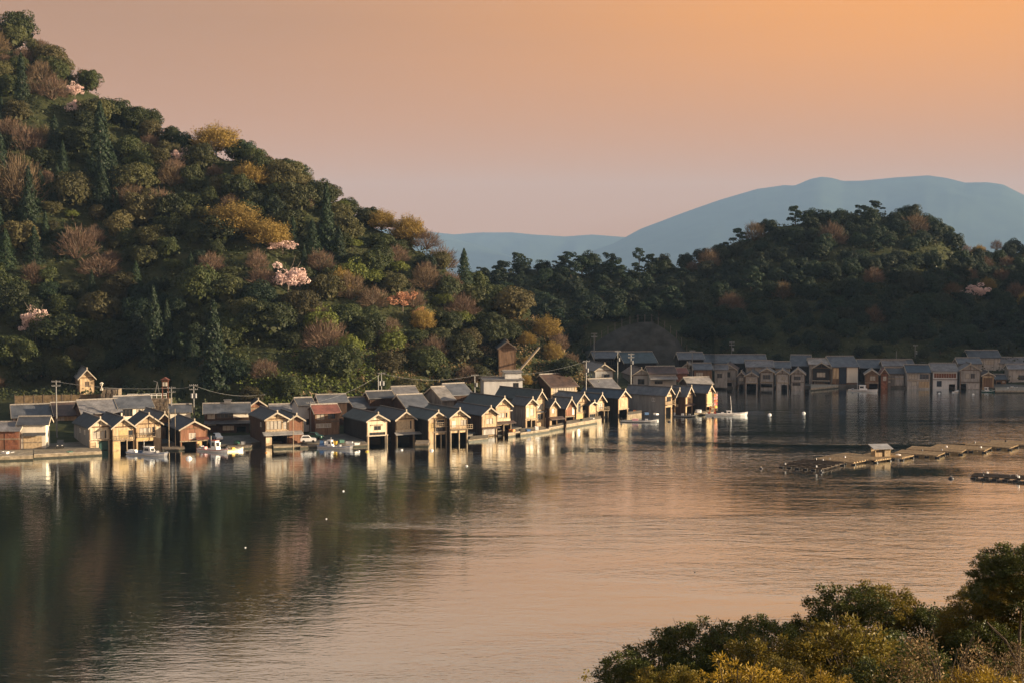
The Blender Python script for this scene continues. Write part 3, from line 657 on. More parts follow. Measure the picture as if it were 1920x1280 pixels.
PAPER = mat('curtained_glass', (0.40, 0.355, 0.29), rough=0.35, var=0.2, scale=0.9, spec=0.5)
SHUT_G = mat('green_shutter', (0.012, 0.055, 0.045), rough=0.5, var=0.2, scale=1.5, spec=0.4)
SHUT_Y = mat('yellow_board', (0.48, 0.35, 0.17), rough=0.7, var=0.2, scale=1.5, spec=0.2)
SHUT_T = mat('tan_board', (0.50, 0.38, 0.24), rough=0.8, var=0.25, scale=2, stripe=(0, .3), spec=0.2)
BLUE_SH = mat('dark_blue_sheet', (0.018, 0.028, 0.045), rough=0.6, var=0.2, scale=1.0, spec=0.3)
CONC = mat('quay_concrete', (0.30, 0.25, 0.18), rough=0.9, var=0.4, scale=0.8, bump=0.05, bscale=2.0, spec=0.15, col2=(0.13, 0.105, 0.07))
STONE = mat('rough_stone', (0.24, 0.19, 0.14), rough=0.95, var=0.45, scale=1.8, bump=0.12, bscale=2.5, spec=0.1, col2=(0.09, 0.075, 0.055))
RUST = mat('rusty_panel', (0.24, 0.10, 0.06), rough=0.85, var=0.4, scale=1.4, stripe=(0, .3), spec=0.2)
MET = mat('galvanised_steel', (0.20, 0.195, 0.19), rough=0.45, var=0.2, scale=3, metal=0.3, spec=0.5)
PAINT = {k: mat(k + '_paint', c, rough=0.4, var=0.12, scale=2, spec=0.5) for k, c in dict(white=(0.75, 0.73, 0.70), blue=(0.05, 0.12, 0.26), red=(0.42, 0.07, 0.04), orange=(0.62, 0.22, 0.04), green=(0.03, 0.11, 0.08), yellow=(0.65, 0.42, 0.05), black=(0.02, 0.02, 0.022), pink=(0.60, 0.30, 0.30), grey=(0.28, 0.28, 0.28)).items()}
TYRE = mat('rubber', (0.015, 0.015, 0.015), rough=0.9, var=0.2, scale=4)

def wall_cells(mb, W, H, holes, y0, y1, z0=0.0, x0=0.0):
    us = sorted({x0, W} | {min(W, max(x0, h[0])) for h in holes} | {min(W, max(x0, h[1])) for h in holes})
    vs = sorted({z0, H} | {min(H, max(z0, h[2])) for h in holes} | {min(H, max(z0, h[3])) for h in holes})
    for i in range(len(us) - 1):
        k = 0
        while k < len(vs) - 1:
            cx = (us[i] + us[i + 1]) / 2
            if any(h[0] < cx < h[1] and h[2] < (vs[k] + vs[k + 1]) / 2 < h[3] for h in holes): k += 1; continue
            e = k
            while e + 1 < len(vs) - 1 and not any(h[0] < cx < h[1] and h[2] < (vs[e + 1] + vs[e + 2]) / 2 < h[3] for h in holes): e += 1
            mb.box(us[i], us[i + 1], y0, y1, vs[k], vs[e + 1]); k = e + 1
def window_at(root, x0, x1, z0, z1, y, pane, frame, nm=2, axis='y', face=-1):
    """a framed window set in the wall plane at y (front wall) or at x=y (side wall)"""
    fr = MB(); t = 0.07
    def bx(m, a0, a1, c0, c1, d0, d1):
        if axis == 'y': m.box(a0, a1, min(c0, c1), max(c0, c1), d0, d1)
        else: m.box(min(c0, c1), max(c0, c1), a0, a1, d0, d1)
    o = y + face * 0.05; i = y - face * 0.06
    bx(fr, x0, x1, i, o, z0, z0 + t); bx(fr, x0, x1, i, o, z1 - t, z1)
    for k in range(nm + 1):
        c = x0 + t / 2 + (x1 - x0 - t) * k / nm; bx(fr, c - t / 2, c + t / 2, i, o, z0 + t, z1 - t)
    w = fr.build('window', frame, root)
    p = MB(); bx(p, x0 + .01, x1 - .01, y - face * 0.035, y - face * 0.015, z0 + .01, z1 - .01); p.build('pane', pane, w)
    return w
def slope_slab(mb, xa, za, xb, zb, y0, y1, th=0.2, axis='y'):
    """slab from ridge (xa,za) down to eave (xb,zb)"""
    mb.prism([(xa, za), (xb, zb), (xb, zb - th), (xa, za - th)] if xb > xa else [(xa, za), (xa, za - th), (xb, zb - th), (xb, zb)], axis, y0, y1)
NUM = {}
def house(label, cat, group, P0, th, W, L, He, Hr, fmat, wmat, rmat, facade=(), hira=False, base=-1.2, ov=0.75, ovs=0.45, barge=None, ridge=None, sidewin=0, mid=None, name='boathouse', vents=False, chimney=False):
    """local frame: x along the front (0..W), y into the house (0..L), z up from the foot of the front"""
    root = empty(name, P0, th); tag(root, label, cat, group)
    barge = barge or BARGE; ridge = ridge or RIDGE_D; T = 0.14
    # walls
    fr = MB(); holes = []
    for el in facade:
        if el[0] in ('win', 'open', 'door'):
            holes.append((el[1] * W, el[2] * W, el[3] * He if el[3] > 0 else base - 1, el[4] * He))
    wall_cells(fr, W, He, holes, 0, T, base)
    gp = W / 2
    if not hira: fr.prism([(0.02, He), (W - .02, He), (gp, Hr - .08)], 'y', 0.0, T)
    fr.build('front_wall', fmat, root)
    sw = MB()
    sw.box(0, T, T, L, base, He); sw.box(W - T, W, T, L, base, He); sw.box(T, W - T, L - T, L, base, He)
    if not hira: sw.prism([(0.02, He), (W - .02, He), (gp, Hr - .08)], 'y', L - T, L)
    else:
        for x in (0, W - T): sw.prism([(0.02, He), (L - .02, He), (L / 2, Hr - .08)], 'x', x, x + T)
    if mid: sw.box(T, W - T, T, L - T, mid - .08, mid)            # upper floor
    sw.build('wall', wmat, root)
    # roof
    rf = MB(); rg = MB()
    if not hira:
        sl = (Hr - He) / gp; ze = He - ovs * sl
        slope_slab(rf, gp, Hr + .12, -ovs, ze + .12, -ov, L + .3); slope_slab(rf, gp, Hr + .12, W + ovs, ze + .12, -ov, L + .3)
        rg.box(gp - .16, gp + .16, -ov - .05, L + .35, Hr + .08, Hr + .36)
        r = rf.build('roof', ROOFS[rmat][0], root)
        for s in (-1, 1):
            b = MB(); xe = gp + s * (gp + ovs); d = 0.20
            b.prism([(gp, Hr + .15), (xe, ze + .15), (xe, ze - d), (gp, Hr - d - .06)] if s > 0 else [(gp, Hr + .15), (gp, Hr - d - .06), (xe, ze - d), (xe, ze + .15)], 'y', -ov - .07, -ov - .01)
            b.build('gable_board', barge, root)
        f = MB(); f.box(gp - .14, gp + .14, -ov - .16, -ov + .1, Hr + .02, Hr + .62); f.build('ridge_end_tile', barge, root)
    else:
        sl = (Hr - He) / (L / 2); ze = He - ov * sl
        slope_slab(rf, L / 2, Hr + .12, -ov, ze + .12, -ovs, W + ovs, axis='x'); slope_slab(rf, L / 2, Hr + .12, L + ov, ze + .12, -ovs, W + ovs, axis='x')
        rg.box(-ovs - .04, W + ovs + .04, L / 2 - .16, L / 2 + .16, Hr + .08, Hr + .38)
        r = rf.build('roof', ROOFS[rmat][1], root)
        for x in (-ovs - .05, W + ovs - .01):
            for s in (-1, 1):
                b = MB(); ye = L / 2 + s * (L / 2 + ov); d = .22
                b.prism([(L / 2, Hr + .14), (ye, ze + .14), (ye, ze - d), (L / 2, Hr - d - .05)] if s > 0 else [(L / 2, Hr + .14), (L / 2, Hr - d - .05), (ye, ze - d), (ye, ze + .14)], 'x', x, x + .06)
                b.build('gable_board', barge, root)
    rg.build('ridge', ridge, r)
    if chimney:
        c = MB(); c.box(W * .45, W * .6, L * .42, L * .58, Hr + .1, Hr + .9); c.box(W * .43, W * .62, L * .39, L * .61, Hr + .9, Hr + 1.02); c.build('smoke_vent', ROOFS['grey'][1], r)
    # things on the front
    if not hira and W > 2.2:
        for x in (0.0, W - .16): c = MB(); c.box(x - .02, x + .18, -.05, -.002, base, He - .16); c.build('corner_post', TIMBER, root)
        c = MB(); c.box(-.1, W + .1, -.1, -.002, He - .15, He + .12); c.build('tie_beam', TIMBER, root)
        c = MB(); c.box(gp - .09, gp + .09, -.05, -.002, He + .13, Hr - .45); c.build('king_post', TIMBER, root)
    for el in facade:
        k = el[0]
        if k in ('win', 'open', 'door', 'panel', 'balc', 'band', 'pent', 'awn'): u0, u1 = el[1] * W, el[2] * W
        if k == 'win':
            window_at(root, u0, u1, el[3] * He, el[4] * He, T / 2, el[5] if len(el) > 5 else GLASS, el[6] if len(el) > 6 else FRAME, max(1, round((u1 - u0) / .9)))
        elif k == 'door':
            d = MB(); z0, z1 = el[3] * He, el[4] * He; d.box(u0 + .03, u1 - .03, T * .4, T * .4 + .05, z0, z1)
            dd = d.build('door', el[5], root); h = MB(); h.box(u0 + .03, u1 - .03, T * .25, T * .4, (z0 + z1) / 2 - .06, (z0 + z1) / 2 + .06); h.build('rail', FRAME, dd)
        elif k == 'panel':
            d = MB(); d.box(u0, u1, -.07, -.003, el[3] * He, el[4] * He); d.build('wall_panel', el[5], root)
        elif k == 'band':
            d = MB(); d.box(u0 - .1, u1 + .1, -.16, -.004, el[3] * He - .13, el[3] * He + .13); d.build('beam', el[4] if len(el) > 4 else POST, root)
        elif k == 'post':
            d = MB(); d.box(el[1] * W - .11, el[1] * W + .11, -.26, -.03, base, el[2] * He); d.build('post', POST, root)
        elif k == 'balc':
            z = el[3] * He; o = el[4] if len(el) > 4 else .9; d = MB(); d.box(u0, u1, -o, -.003, z - .12, z); bb = d.build('balcony', POST, root)
            rl = MB(); n = max(3, int((u1 - u0) / .55))
            for i in range(n + 1):
                x = u0 + .05 + (u1 - u0 - .1) * i / n; rl.box(x - .03, x + .03, -o, -o + .06, z, z + .9)
            rl.box(u0, u1, -o - .01, -o + .07, z + .9, z + .98); rl.box(u0, u1, -o, -o + .06, z + .45, z + .5)
            for x in (u0, u1 - .07): rl.box(x, x + .07, -o + .07, -.01, z + .9, z + .98)
            rl.build('railing', POST, bb)
        elif k in ('pent', 'awn'):
            z = el[3] * He; o = el[4]; d = MB(); d.prism([(-.003, z), (-.003, z + .12), (-o, z - o * .42 + .12), (-o, z - o * .42)], 'x', u0 - .15, u1 + .15)
            d.build('pent_roof' if k == 'pent' else 'awning', ROOFS[el[5]][1], root)
        elif k == 'lattice':
            u0, u1 = el[1] * W, el[2] * W; d = MB(); n = int((u1 - u0) / .32)
            for i in range(n): x = u0 + (i + .5) * (u1 - u0) / n; d.box(x - .05, x + .05, -.06, -.004, el[3] * He, el[4] * He)
            d.build('lattice', POST, root)
    for i in range(sidewin):
        y = L * (.25 + .3 * i); window_at(root, y, y + 1.1, He * .62, He * .8, 0.0, GLASS if i else PAPER, FRAME_W, 2, 'x', -1)
    return root
def solve(f, a, b):
    fa = f(a)
    for _ in range(50):
        m = (a + b) / 2; fm = f(m)
        if (fm > 0) == (fa > 0): a, fa = m, fm
        else: b = m
    return (a + b) / 2
def frame_width(P, th, px):
    ar = aof(px); return (ar * P.y - P.x) / (math.cos(th) - ar * math.sin(th))
BH = 'wooden boathouses standing along the water'
def gable(label, xl, xr, yb, ye, yr, xb, th, f, w, r, facade=(), z0=0.0, Lmin=5.0, Lmax=15.0, cat='boathouse', group=BH, name='boathouse', **kw):
    """gable end to the water: photograph positions of the front's corners, eave, peak and of the far end of the ridge -> real place and size"""
    t = R(th); P = at_z(xl, yb, z0); W = frame_width(P, t, xr)
    d = Vector((math.cos(t), math.sin(t), 0)); b = Vector((-math.sin(t), math.cos(t), 0)); M = P + d * (W / 2)
    cx = (xl + xr) / 2; He = at_Y(cx, ye, M.y).z - z0; Hr = at_Y(cx, yr, M.y).z - z0
    Hr = max(Hr, He + W * .16)
    L = 8.0
    if xb is not None:
        f_ = lambda s: proj(M + b * s + Vector((0, 0, Hr)))[0] - xb
        L = solve(f_, 0.5, 40) if f_(.5) * f_(40) < 0 else 8.0
    L = min(Lmax, max(Lmin, L))
    return house(label, cat, group, P, t, W, L, He, Hr, f, w, r, facade, name=name, **kw)
HH = 'tiled houses behind the boathouses'
def hira(label, xl, xr, ye, yr, ze, th, f, w, r, facade=(), pitch=.5, ground=1.5, Lmin=5.0, Lmax=13.0, cat='house', group=HH, name='house', ov=.6, ovs=.4, **kw):
    """eave side to the water: photograph positions of the front eave and of the ridge, with the eave's height above the sea"""
    t = R(th); Yd = kw.pop('Y', None)
    if Yd: ze = at_Y(xl, ye, Yd).z
    E = at_z(xl, ye, ze); W = frame_width(E, t, xr)
    d = Vector((math.cos(t), math.sin(t), 0)); b = Vector((-math.sin(t), math.cos(t), 0)); M = E + d * (W / 2)
    f_ = lambda L: proj(M + b * (L / 2 + ov) + Vector((0, 0, (L / 2 + ov) * pitch)))[1] - yr
    L = solve(f_, 1, 40) if f_(1) * f_(40) < 0 else 8.0
    L = min(Lmax, max(Lmin, L))
    P = E + d * ovs + b * ov; z0 = ground; He = ze + ov * pitch - z0; Hr = He + L / 2 * pitch
    P = Vector((P.x, P.y, z0))
    return house(label, cat, group, P, t, W - 2 * ovs, L, He, Hr, f, w, r, facade, hira=True, ov=ov, ovs=ovs, name=name, ridge=kw.pop('ridge', RIDGE), **kw)
O = lambda u0, u1, v1, v0=-.1: ('open', u0, u1, v0, v1)
# ------------------------------------------------------------------ near shore, left to right
hira('small red brown shed with grey tiled roof at the left edge of the waterfront', -22, 36, 808, 791, 3.9, 4, F_RED, W_BROWN, 'grey', [('band', 0, 1, .55), ('panel', .5, .95, .02, .9, RUST)], pitch=.42, ground=.8, cat='shed', group=None, name='shed', Y=316)
h = hira('white plaster storehouse with dark tiled roof and a lower lean-to front', 30, 90, 796.5, 783, 5.3, 8, PLASTER, PLASTER, 'dark', [('pent', .14, .98, .62, 1.1, 'dark'), ('panel', .12, .84, .02, .5, SHUT_T), ('band', .12, .84, .26)], pitch=.5, ground=.8, ovs=.8, cat='storehouse', group=None, name='storehouse', Y=318)
hira('long low house with charcoal roof and pale ridge at the far left', 21, 108, 783, 758, 4.6, 22, W_BROWN, W_BROWN, 'slate', [('win', .3, .5, .45, .8, PAPER)], ground=1.2)
hira('low house with brownish roof behind the white storehouse', 101, 156, 780, 754, 4.9, 26, F_TAN, W_BROWN, 'brown', [('win', .05, .35, .3, .8, PAPER)], ground=1.3)
hira('house with broad light grey tiled roof below the net fence', 152, 230, 776, 749, 5.8, 28, W_BROWN, W_BROWN, 'grey', [], ground=1.5)
hira('house with dark slate roof and lit white eaves wall under the stone wall', 221, 290, 766, 742, 6.6, 28, PLASTER, W_BROWN, 'slate', [('win', .1, .4, .55, .9, GLASS), ('win', .5, .9, .55, .9, PAPER)], ground=1.8)
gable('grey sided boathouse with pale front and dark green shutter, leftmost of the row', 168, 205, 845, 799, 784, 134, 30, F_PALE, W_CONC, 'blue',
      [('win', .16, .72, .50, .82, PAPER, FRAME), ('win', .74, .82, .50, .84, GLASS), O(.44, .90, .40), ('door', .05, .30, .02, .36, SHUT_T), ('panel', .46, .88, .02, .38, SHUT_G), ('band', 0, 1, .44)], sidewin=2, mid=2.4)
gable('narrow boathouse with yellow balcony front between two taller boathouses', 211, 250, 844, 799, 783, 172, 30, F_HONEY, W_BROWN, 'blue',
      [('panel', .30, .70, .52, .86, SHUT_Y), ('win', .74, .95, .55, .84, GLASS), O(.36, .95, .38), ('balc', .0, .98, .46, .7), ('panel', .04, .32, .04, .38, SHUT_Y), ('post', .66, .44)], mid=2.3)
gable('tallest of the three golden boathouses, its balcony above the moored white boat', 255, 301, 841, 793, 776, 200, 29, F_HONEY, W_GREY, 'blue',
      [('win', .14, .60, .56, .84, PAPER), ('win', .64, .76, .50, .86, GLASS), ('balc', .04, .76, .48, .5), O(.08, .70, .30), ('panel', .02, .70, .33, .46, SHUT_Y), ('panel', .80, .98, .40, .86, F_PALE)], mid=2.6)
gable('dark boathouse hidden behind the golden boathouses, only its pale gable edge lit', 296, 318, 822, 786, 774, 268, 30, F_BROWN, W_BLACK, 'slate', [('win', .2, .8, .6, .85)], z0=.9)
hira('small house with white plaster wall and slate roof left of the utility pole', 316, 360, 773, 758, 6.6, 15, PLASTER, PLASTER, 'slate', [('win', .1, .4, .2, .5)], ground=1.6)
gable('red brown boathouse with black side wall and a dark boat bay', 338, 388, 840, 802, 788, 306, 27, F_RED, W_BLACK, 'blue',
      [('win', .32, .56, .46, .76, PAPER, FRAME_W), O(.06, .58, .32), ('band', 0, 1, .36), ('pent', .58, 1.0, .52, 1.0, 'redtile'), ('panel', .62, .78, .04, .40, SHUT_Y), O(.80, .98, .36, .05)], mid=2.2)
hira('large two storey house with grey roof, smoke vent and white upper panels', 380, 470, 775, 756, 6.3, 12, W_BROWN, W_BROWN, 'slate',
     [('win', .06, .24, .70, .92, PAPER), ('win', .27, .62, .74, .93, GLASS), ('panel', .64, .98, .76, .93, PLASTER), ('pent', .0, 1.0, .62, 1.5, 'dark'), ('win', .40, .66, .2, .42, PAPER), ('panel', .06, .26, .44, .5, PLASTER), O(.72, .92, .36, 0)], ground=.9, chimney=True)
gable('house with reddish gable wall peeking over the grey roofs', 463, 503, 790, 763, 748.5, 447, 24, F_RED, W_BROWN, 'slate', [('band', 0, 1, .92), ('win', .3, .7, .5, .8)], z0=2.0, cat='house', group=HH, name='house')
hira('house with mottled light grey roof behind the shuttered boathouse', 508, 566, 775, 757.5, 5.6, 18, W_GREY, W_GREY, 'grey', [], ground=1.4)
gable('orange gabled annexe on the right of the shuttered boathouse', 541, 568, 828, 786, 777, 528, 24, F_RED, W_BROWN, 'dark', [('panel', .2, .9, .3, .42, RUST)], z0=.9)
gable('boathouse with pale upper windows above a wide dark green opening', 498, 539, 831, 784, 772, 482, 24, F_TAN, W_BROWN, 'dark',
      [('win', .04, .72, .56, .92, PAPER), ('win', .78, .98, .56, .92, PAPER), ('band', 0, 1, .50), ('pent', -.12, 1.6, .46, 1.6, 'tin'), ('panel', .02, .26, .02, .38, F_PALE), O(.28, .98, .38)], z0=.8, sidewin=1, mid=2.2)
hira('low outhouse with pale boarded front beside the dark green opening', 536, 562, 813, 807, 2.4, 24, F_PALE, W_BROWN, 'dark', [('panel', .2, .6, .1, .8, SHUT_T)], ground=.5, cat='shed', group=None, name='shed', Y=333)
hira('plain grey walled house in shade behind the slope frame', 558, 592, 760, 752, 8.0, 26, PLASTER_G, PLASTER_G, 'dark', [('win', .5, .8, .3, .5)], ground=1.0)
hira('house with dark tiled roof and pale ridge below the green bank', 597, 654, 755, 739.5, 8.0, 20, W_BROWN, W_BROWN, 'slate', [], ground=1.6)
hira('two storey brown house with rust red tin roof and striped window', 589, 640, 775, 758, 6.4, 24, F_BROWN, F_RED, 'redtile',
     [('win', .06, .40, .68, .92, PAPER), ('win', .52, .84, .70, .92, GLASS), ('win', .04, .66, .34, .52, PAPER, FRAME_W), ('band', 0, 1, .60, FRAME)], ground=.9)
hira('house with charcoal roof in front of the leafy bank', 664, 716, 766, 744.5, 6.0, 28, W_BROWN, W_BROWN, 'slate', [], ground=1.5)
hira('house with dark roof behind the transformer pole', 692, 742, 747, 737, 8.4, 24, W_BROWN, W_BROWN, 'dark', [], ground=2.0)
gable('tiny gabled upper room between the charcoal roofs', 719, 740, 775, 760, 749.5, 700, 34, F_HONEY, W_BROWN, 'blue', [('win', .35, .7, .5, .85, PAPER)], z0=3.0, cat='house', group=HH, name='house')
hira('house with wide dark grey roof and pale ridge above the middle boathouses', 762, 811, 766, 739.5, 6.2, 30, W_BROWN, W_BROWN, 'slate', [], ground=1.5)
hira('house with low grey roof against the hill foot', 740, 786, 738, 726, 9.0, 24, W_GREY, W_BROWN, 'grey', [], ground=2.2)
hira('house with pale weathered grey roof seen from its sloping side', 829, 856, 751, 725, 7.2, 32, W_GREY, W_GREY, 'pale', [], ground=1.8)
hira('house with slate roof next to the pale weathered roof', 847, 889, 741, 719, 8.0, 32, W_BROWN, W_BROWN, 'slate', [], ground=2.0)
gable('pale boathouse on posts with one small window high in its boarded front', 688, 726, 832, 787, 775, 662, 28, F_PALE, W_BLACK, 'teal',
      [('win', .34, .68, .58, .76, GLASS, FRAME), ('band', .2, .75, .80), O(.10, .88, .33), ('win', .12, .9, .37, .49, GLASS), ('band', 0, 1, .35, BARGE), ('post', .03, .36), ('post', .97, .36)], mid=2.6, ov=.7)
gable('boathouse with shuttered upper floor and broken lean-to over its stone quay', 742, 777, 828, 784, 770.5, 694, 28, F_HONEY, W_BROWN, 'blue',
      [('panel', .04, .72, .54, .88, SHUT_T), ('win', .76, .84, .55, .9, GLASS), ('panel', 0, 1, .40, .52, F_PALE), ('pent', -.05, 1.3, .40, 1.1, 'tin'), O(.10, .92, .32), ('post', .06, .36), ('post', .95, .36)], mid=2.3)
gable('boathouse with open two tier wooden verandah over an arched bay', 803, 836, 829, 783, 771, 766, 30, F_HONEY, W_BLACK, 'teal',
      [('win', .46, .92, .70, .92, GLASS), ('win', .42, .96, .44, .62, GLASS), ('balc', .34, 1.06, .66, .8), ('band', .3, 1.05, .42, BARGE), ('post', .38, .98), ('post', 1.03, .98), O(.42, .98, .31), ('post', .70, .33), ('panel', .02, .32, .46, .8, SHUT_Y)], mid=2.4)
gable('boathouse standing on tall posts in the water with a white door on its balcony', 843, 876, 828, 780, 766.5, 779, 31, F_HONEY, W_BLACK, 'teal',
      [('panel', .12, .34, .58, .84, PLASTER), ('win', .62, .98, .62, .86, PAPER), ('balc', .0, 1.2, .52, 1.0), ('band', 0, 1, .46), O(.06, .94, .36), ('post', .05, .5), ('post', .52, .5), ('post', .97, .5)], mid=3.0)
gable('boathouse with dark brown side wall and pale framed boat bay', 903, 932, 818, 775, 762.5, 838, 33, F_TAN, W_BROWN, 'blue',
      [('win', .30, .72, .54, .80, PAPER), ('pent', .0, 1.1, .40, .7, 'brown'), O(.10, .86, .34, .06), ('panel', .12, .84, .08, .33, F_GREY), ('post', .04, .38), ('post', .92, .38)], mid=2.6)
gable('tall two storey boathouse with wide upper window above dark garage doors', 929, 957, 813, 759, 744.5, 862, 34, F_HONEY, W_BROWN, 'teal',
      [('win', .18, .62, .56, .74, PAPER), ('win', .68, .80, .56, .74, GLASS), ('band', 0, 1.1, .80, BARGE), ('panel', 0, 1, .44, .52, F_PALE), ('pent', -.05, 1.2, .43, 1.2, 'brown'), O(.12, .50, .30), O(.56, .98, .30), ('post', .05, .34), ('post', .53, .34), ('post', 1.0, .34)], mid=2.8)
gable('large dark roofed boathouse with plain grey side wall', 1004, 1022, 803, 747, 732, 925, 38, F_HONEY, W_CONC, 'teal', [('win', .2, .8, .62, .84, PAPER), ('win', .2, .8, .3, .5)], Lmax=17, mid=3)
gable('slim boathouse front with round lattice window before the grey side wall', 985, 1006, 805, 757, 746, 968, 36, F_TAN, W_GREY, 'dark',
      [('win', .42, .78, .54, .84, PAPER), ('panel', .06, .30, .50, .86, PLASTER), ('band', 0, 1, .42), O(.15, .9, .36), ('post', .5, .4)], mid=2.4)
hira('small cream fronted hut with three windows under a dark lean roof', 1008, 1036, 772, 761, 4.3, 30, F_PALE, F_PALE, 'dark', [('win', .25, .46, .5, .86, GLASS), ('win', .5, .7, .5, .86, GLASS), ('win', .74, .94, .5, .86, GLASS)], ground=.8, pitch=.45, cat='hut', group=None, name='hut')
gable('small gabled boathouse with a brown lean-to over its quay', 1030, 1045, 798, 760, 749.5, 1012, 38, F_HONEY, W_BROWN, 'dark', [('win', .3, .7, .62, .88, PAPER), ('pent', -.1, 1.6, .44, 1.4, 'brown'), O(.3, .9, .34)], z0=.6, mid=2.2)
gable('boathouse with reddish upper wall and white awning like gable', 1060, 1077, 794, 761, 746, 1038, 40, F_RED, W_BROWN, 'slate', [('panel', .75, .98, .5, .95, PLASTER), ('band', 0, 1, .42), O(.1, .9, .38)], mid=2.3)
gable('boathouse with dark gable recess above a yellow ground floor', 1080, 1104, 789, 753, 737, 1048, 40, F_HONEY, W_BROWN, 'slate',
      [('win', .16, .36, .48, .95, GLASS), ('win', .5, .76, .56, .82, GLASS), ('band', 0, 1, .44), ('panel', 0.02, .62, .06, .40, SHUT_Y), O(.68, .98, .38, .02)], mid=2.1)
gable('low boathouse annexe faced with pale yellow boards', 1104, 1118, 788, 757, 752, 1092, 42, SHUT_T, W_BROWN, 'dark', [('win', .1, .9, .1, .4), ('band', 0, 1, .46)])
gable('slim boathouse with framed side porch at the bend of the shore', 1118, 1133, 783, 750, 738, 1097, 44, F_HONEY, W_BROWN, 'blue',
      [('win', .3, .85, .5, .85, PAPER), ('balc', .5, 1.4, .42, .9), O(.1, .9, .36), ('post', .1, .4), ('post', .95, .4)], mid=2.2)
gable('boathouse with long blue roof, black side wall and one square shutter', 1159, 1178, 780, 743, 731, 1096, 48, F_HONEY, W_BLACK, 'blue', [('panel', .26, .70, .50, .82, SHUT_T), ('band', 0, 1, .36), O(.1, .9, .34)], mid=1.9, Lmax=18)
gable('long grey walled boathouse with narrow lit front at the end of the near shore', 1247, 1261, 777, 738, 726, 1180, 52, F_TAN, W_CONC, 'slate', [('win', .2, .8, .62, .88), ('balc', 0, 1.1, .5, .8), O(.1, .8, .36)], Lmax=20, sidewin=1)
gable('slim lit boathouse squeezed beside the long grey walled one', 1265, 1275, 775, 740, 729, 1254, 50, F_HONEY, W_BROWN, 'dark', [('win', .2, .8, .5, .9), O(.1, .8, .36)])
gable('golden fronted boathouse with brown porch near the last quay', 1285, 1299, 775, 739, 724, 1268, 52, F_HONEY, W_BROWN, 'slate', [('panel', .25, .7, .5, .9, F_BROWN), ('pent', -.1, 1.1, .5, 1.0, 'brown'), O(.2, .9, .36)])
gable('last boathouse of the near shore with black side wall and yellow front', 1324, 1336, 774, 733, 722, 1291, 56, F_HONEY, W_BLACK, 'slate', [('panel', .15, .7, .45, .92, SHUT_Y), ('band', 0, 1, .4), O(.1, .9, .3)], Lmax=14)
# ------------------------------------------------------------------ behind, at the bend
h = hira('white flat roofed modern building with long pale wall behind the boathouses', 905, 983, 712, 708, 9.6, 8, PLASTER_G, PLASTER_G, 'grey', [('win', .75, .9, .75, .9)], ground=2.0, Lmin=8, Y=391, pitch=.06, cat='building', group=None, name='building')
hira('white upper storey block with a lit end wall on the modern building', 945, 981, 698, 695, 12.2, 8, PLASTER_G, PLASTER, 'grey', [('win', .84, .97, .2, .8, PAPER)], ground=5.0, Lmin=6, Y=393, pitch=.06, cat='building', group=None, name='building')  # end wall gets a brighter plaster than the front, as sunlight on it
gable('sunlit cream end wall of the modern building, built as its own gabled block', 984, 1000, 745, 712, 708, 972, 20, PLASTER, W_BROWN, 'dark', [], z0=2.5, cat='house', group=HH, name='house')  # the modern building's sunlit end, its light put into a brighter plaster
hira('house with big brown grey roof and lit eaves below the round green tree', 1033, 1086, 726, 701, 7.4, 30, F_HONEY, W_BROWN, 'brown', [('win', .08, .92, .5, .95, PAPER), ('band', 0, 1, .72, BARGE)], ground=2.2)
gable('tall brown windowless shed on the wooded slope', 935, 967, 690, 652, 640, 945, 4, F_BROWN, F_BROWN, 'dark', [], z0=12.9, base=-9, cat='shed', group=None, name='shed', barge=BARGE_D)
gable('grey gabled house with long right roof slope near the end of the hill', 1115, 1150, 730, 694, 682, 1095, 14, PLASTER_G, PLASTER_G, 'grey', [('win', .5, .8, .6, .8, GLASS)], z0=3, cat='house', group=HH, name='house')
hira('lean roofed grey house below the grey gabled house', 1118, 1164, 729, 710, 6.6, 24, W_GREY, W_GREY, 'grey', [], ground=2.5, pitch=.45)
hira('house with dark roof far back, leftmost at the valley mouth', 1113, 1168, 672, 659, 11.0, 10, W_BLACK, W_BLACK, 'slate', [('win', .1, .9, .5, .8)], ground=6)
hira('house with dark green roof in the valley in front of the bare cut slope', 1170, 1234, 681, 660, 10.0, 12, W_BLACK, W_BLACK, 'teal', [], ground=6)
hira('house with grey brown hipped roof and pale wall in the middle of the valley', 1216, 1271, 701, 687, 8.2, 8, PLASTER_G, PLASTER_G, 'brown', [('pent', 0, 1, .8, 2.2, 'pale'), ('win', .2, .5, .3, .5)], ground=3.5)
gable('pale gabled house left of the hipped roof in the valley', 1186, 1218, 728, 702, 691, 1170, 8, PLASTER_G, W_GREY, 'brown', [('band', 0, 1, .98, BARGE_D), ('win', .3, .7, .3, .7)], z0=3.4, cat='house', group=HH, name='house')
hira('low red tin walled house above the last boathouses', 1268, 1292, 700, 691, 7.6, 10, RUST, RUST, 'redtile', [], ground=3)
hira('house with pale pinkish tin roof over the last boathouses', 1290, 1339, 721, 707, 5.6, 16, F_RED, W_BROWN, 'pale', [], ground=2)
hira('house with dark roof and white gable tip in the shade under the far hill', 1272, 1322, 674, 661, 11.0, 4, W_BLACK, W_BLACK, 'slate', [('win', .2, .7, .4, .7)], ground=6)
gable('small pale gabled house with grey roof in the shade of the valley', 1276, 1302, 712, 690, 680, 1310, -14, F_GREY, W_GREY, 'grey', [('win', .2, .7, .4, .7)], z0=4.5, cat='house', group=HH, name='house')
gable('brown house with tin roof at the left end of the far waterfront', 1320, 1342, 722, 691, 683, 1360, -14, F_BROWN, W_GREY, 'brown', [('win', .2, .8, .5, .8), ('band', 0, 1, .4)], z0=.8, cat='house', group=HH, name='house')
